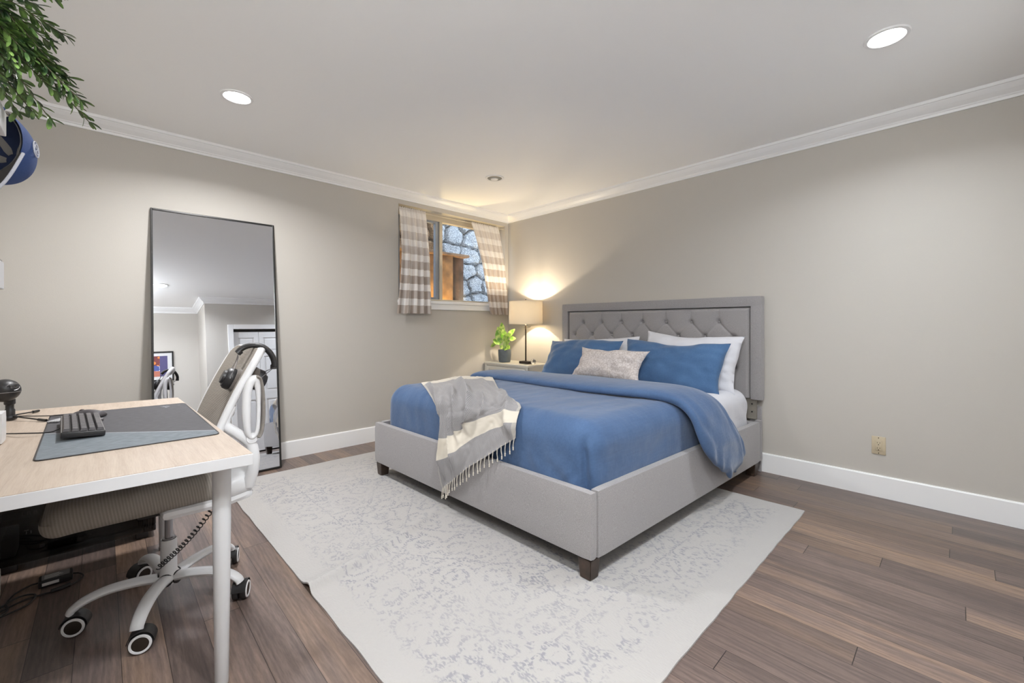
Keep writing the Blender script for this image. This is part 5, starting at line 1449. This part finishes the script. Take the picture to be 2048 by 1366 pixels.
bx = thing('faux_boxwood', 'green faux boxwood trailing from a pot on the upper white shelf', 'plant', (-.27, 1.22, 1.582))
b = B(); lathe(b, [(0, .001), (.045, .001), (.058, .10), (.060, .105), (.056, .105), (.054, .09), (0, .09)], (-.27, 1.22, 1.5812), sides=32, cap=False); link('pot', b, M['white_plastic'], bx)
sb = B(); lf = B()
rnd = random.Random(11)
root = Vector((-.262, 1.235, 1.70))
tips = [(-.022, 1.36, 1.578), (-.035, 1.30, 1.60), (-.060, 1.38, 1.765), (-.075, 1.36, 1.835), (-.082, 1.34, 1.560), (-.085, 1.37, 1.735), (-.070, 1.33, 1.665), (-.105, 1.36, 1.80), (-.055, 1.31, 1.645), (-.12, 1.40, 1.62), (-.135, 1.42, 1.585), (-.11, 1.38, 1.58), (-.10, 1.26, 1.86), (-.15, 1.42, 1.66), (-.13, 1.40, 1.70), (-.14, 1.38, 1.75), (-.09, 1.35, 1.70), (-.17, 1.38, 1.62), (-.16, 1.33, 1.85), (-.12, 1.30, 1.72), (-.045, 1.33, 1.62), (-.13, 1.34, 1.66), (-.075, 1.31, 1.61), (-.15, 1.30, 1.60), (-.11, 1.28, 1.66),
        (-.25, 1.38, 1.76), (-.22, 1.35, 1.84), (-.30, 1.30, 1.85), (-.36, 1.24, 1.78), (-.33, 1.15, 1.82), (-.26, 1.08, 1.78), (-.19, 1.12, 1.80), (-.16, 1.18, 1.72), (-.20, 1.34, 1.64), (-.17, 1.26, 1.68)]
def bleaf(p, d, up_, L, wd):
    leaf(lf, p, p + d * L, wd, up_, curl=.12, seg=5, cup=.2, blunt=True)
for ti, tp in enumerate(tips):
    tp = Vector(tp); st = root + Vector((rnd.uniform(-.02, .02), rnd.uniform(-.02, .02), rnd.uniform(-.02, .03)))
    mid = st.lerp(tp, .5) + Vector((0, 0, .035 + .02 * rnd.random()))
    ln = catmull([st, mid, tp], 14)
    tube(sb, ln, .0011, 5)
    n_ = len(ln)
    for i in range(5, n_, 1):
        q = i / n_; p = ln[i]; d = (ln[min(i + 1, n_ - 1)] - ln[i - 1]).normalized()
        s = d.cross(Vector((0, 0, 1))).normalized(); u_ = s.cross(d)
        ph = i * 1.57 + ti
        for sg in (-1, 1):
            sd = (s * math.cos(ph) + u_ * math.sin(ph)) * sg
            dd = (d * .9 + sd * .75 + Vector((rnd.uniform(-.25, .25), rnd.uniform(-.25, .25), rnd.uniform(-.25, .15)))).normalized()
            bleaf(p, dd, (u_ + sd * .3 + Vector((rnd.uniform(-.3, .3), rnd.uniform(-.3, .3), 0))), rnd.uniform(.019, .029), rnd.uniform(.0085, .0125))
    bleaf(tp, d, u_, .018, .008)
    if ti % 2 == 0:
        for kk in range(2):
            i = rnd.randint(10, n_ - 6); p = ln[i]; d = (ln[i] - ln[i - 1]).normalized()
            e = p + (d + Vector((rnd.uniform(-.6, .6), rnd.uniform(-.4, .4), rnd.uniform(-.9, .2)))).normalized() * .045
            tube(sb, [p, (p + e) / 2 + Vector((0, 0, .004)), e], .0009, 4)
            for k in range(1, 5):
                c = p.lerp(e, k / 4); s = (e - p).normalized().cross(Vector((0, 0, 1))).normalized()
                for sg in (-1, 1): bleaf(c, ((e - p).normalized() * .9 + s * sg * .8).normalized(), Vector((0, 0, 1)) + s * rnd.uniform(-.5, .5), .017, .007)
link('stems', sb, M['twig'], bx); link('foliage', lf, M['boxwood'], bx, angle=80)

# baseball cap hanging by its strap from a hook under the shelf end
cap = thing('baseball_cap', 'royal blue baseball cap hanging upside down from the upper shelf, white-edged brim', 'cap', (-.23, 1.70, 1.60))
O = Vector((-.222, 1.68, 1.580)); nv = Vector((-.42, -.90, .12)).normalized()      # out of the head opening
tv = (Vector((0, 0, 1)) - nv * nv.z).normalized(); sv = tv.cross(nv) * -1             # tv: towards the strap (up); sv: side
if sv.x < 0: sv = -sv
RW, RL, DD = .083, .098, .118
def dome(th, ph, off=0.0):  # th around rim (0 = side +s, 90 = up), ph 0 rim .. 90 apex
    r = math.cos(ph) ** .75 if ph < PI / 2 - 1e-6 else 0
    d = math.sin(ph) ** .9 * DD if ph > 0 else 0
    front = max(0, -math.sin(th))
    return O + sv * ((RW + off) * math.cos(th) * r) + tv * ((RL + off) * math.sin(th) * r) - nv * (d * (1 + .10 * front * math.sin(2 * ph)) + (off if ph > 1.2 else 0))
def cut(th): # cut-out for the strap at the back
    return 0
b = B()
def crown(u, v):
    th = 2 * PI * u; a = (u - .25) * 2 * PI
    ph0 = 0
    if abs(u - .25) < .085: ph0 = .42 * math.cos((u - .25) / .085 * PI / 2) ** .5
    ph = ph0 + (PI / 2 - ph0) * v
    return dome(th, ph)
grid(b, crown, 96, 24, closed_u=True); bmesh.ops.remove_doubles(b, verts=b.verts, dist=.0002); bmesh.ops.recalc_face_normals(b, faces=b.faces)
cr = link('crown', b, M['navy'], cap, angle=75)
b = B()
def lining(u, v):
    p = crown(u, v); return p + (O - nv * .04 - p).normalized() * .0025
grid(b, lining, 96, 24, closed_u=True); bmesh.ops.remove_doubles(b, verts=b.verts, dist=.0002); link('lining', b, M['navy_in'], cap, angle=75)
# seam tapes inside
for k in range(6):
    th = PI / 2 + PI / 6 + k * PI / 3; b = B()
    def tp_(u, v):
        p = dome(th + (v - .5) * .16 / max(.25, math.cos(u * 1.45)), u * 1.45); return p + (O - nv * .04 - p).normalized() * .0045
    grid(b, tp_, 20, 3); st_ = link('seam_tape', b, M['tape'], cap)
    if k in (2, 3):
        p = dome(th, .65) + (O - nv * .04 - dome(th, .65)).normalized() * .0062; p2 = dome(th, .9); xd = (p2 - dome(th, .4)).normalized()
        text_mesh('lettering', 'AUTHENTIC', .009, M['slot'], st_, p, xd, (O - nv * .04 - p).normalized().cross(xd), .0002)
b = B()
def sweat(u, v):
    th = PI / 2 + .55 + (2 * PI - 1.1) * u; p = dome(th, v * .30); return p + (O - nv * .02 - p).normalized() * .006
grid(b, sweat, 60, 4); link('sweatband', b, M['tape'], cap)
b = B(); tube(b, [dome(PI / 2 + a, .02) for a in [-.50 + 1.0 * k / 12 for k in range(13)]], .005, 8, flat=.35, up=tuple(-nv)); link('strap', b, M['navy'], cap)
# brim
def brim(u, v, off=0.0):
    th = -PI / 2 + (u - .5) * 2 * 1.30; e = dome(th, 0)
    dirv = (nv * .42 - tv * .90).normalized()
    ln = .072 * (max(0, 1 - abs(u * 2 - 1) ** 2.6)) ** .5
    cur = -.010 * (1 - (u * 2 - 1) ** 2) * v * 0
    return e + dirv * (ln * v) + (sv * ((u - .5) * .012 * v)) + tv * (-.012 * math.cos((u - .5) * PI) * v * v) + (nv.cross(sv)) * off
b = B(); grid(b, lambda u, v: brim(u, v), 48, 10); bmesh.ops.recalc_face_normals(b, faces=b.faces); bmesh.ops.solidify(b, geom=list(b.faces), thickness=.002); bmj = link('brim', b, M['brim_under'], cap)
b = B(); tube(b, [brim(k / 60, 1.0) for k in range(61)], .0034, 8); link('brim_edge', b, M['brim_edge'], bmj, label='pale heather brim edge')
b = B(); grid(b, lambda u, v: brim(u, v) - tv * .004, 48, 10); link('brim_top', b, M['navy'], bmj)
b = B(); lathe(b, [(.006, 0), (.005, .003), (0, .004)], dome(0, PI / 2), -nv, 14); link('button', b, M['orange'], cap)
ct = dome(.12, .42); b = B(); en = (ct - (O - nv * .04)).normalized(); e1 = en.cross(tv).normalized(); e2 = e1.cross(en)
tube(b, [ct + en * .002 + e1 * (.013 * math.cos(a)) + e2 * (.021 * math.sin(a)) for a in [2 * PI * k / 30 for k in range(30)]], .0016, 6, closed=True)
tube(b, catmull([ct + en * .003 + e1 * x + e2 * z for x, z in ((-.006, .012), (.002, .014), (.004, .006), (-.004, 0), (.004, -.006), (.002, -.014), (-.006, -.012))], 5), .0012, 6); tube(b, [ct + en * .003 + e1 * .010 + e2 * .01, ct + en * .003 + e1 * .010 - e2 * .01], .0012, 6)
link('emblem', b, M['brim_edge'], cr, label='white embroidered emblem')
b = B(); hp_ = dome(PI / 2, .02) + Vector((0, 0, .006))
tube(b, catmull([Vector((-.235, 1.425, 1.545)), Vector((-.235, 1.46, 1.62)), Vector((-.235, 1.56, 1.665)), hp_ + Vector((0, -.01, .008)), hp_ + Vector((0, .006, .004)), hp_ + Vector((0, .006, .018))], 6), .0018, 6)
b2 = b; box(b2, (-.245, 1.4405, 1.535), (-.225, 1.4435, 1.575))
o = link('wall_hook', b2, M['white_metal']); tag(o, 'thin white wire hook on the shelf end holding the blue cap', 'hook')
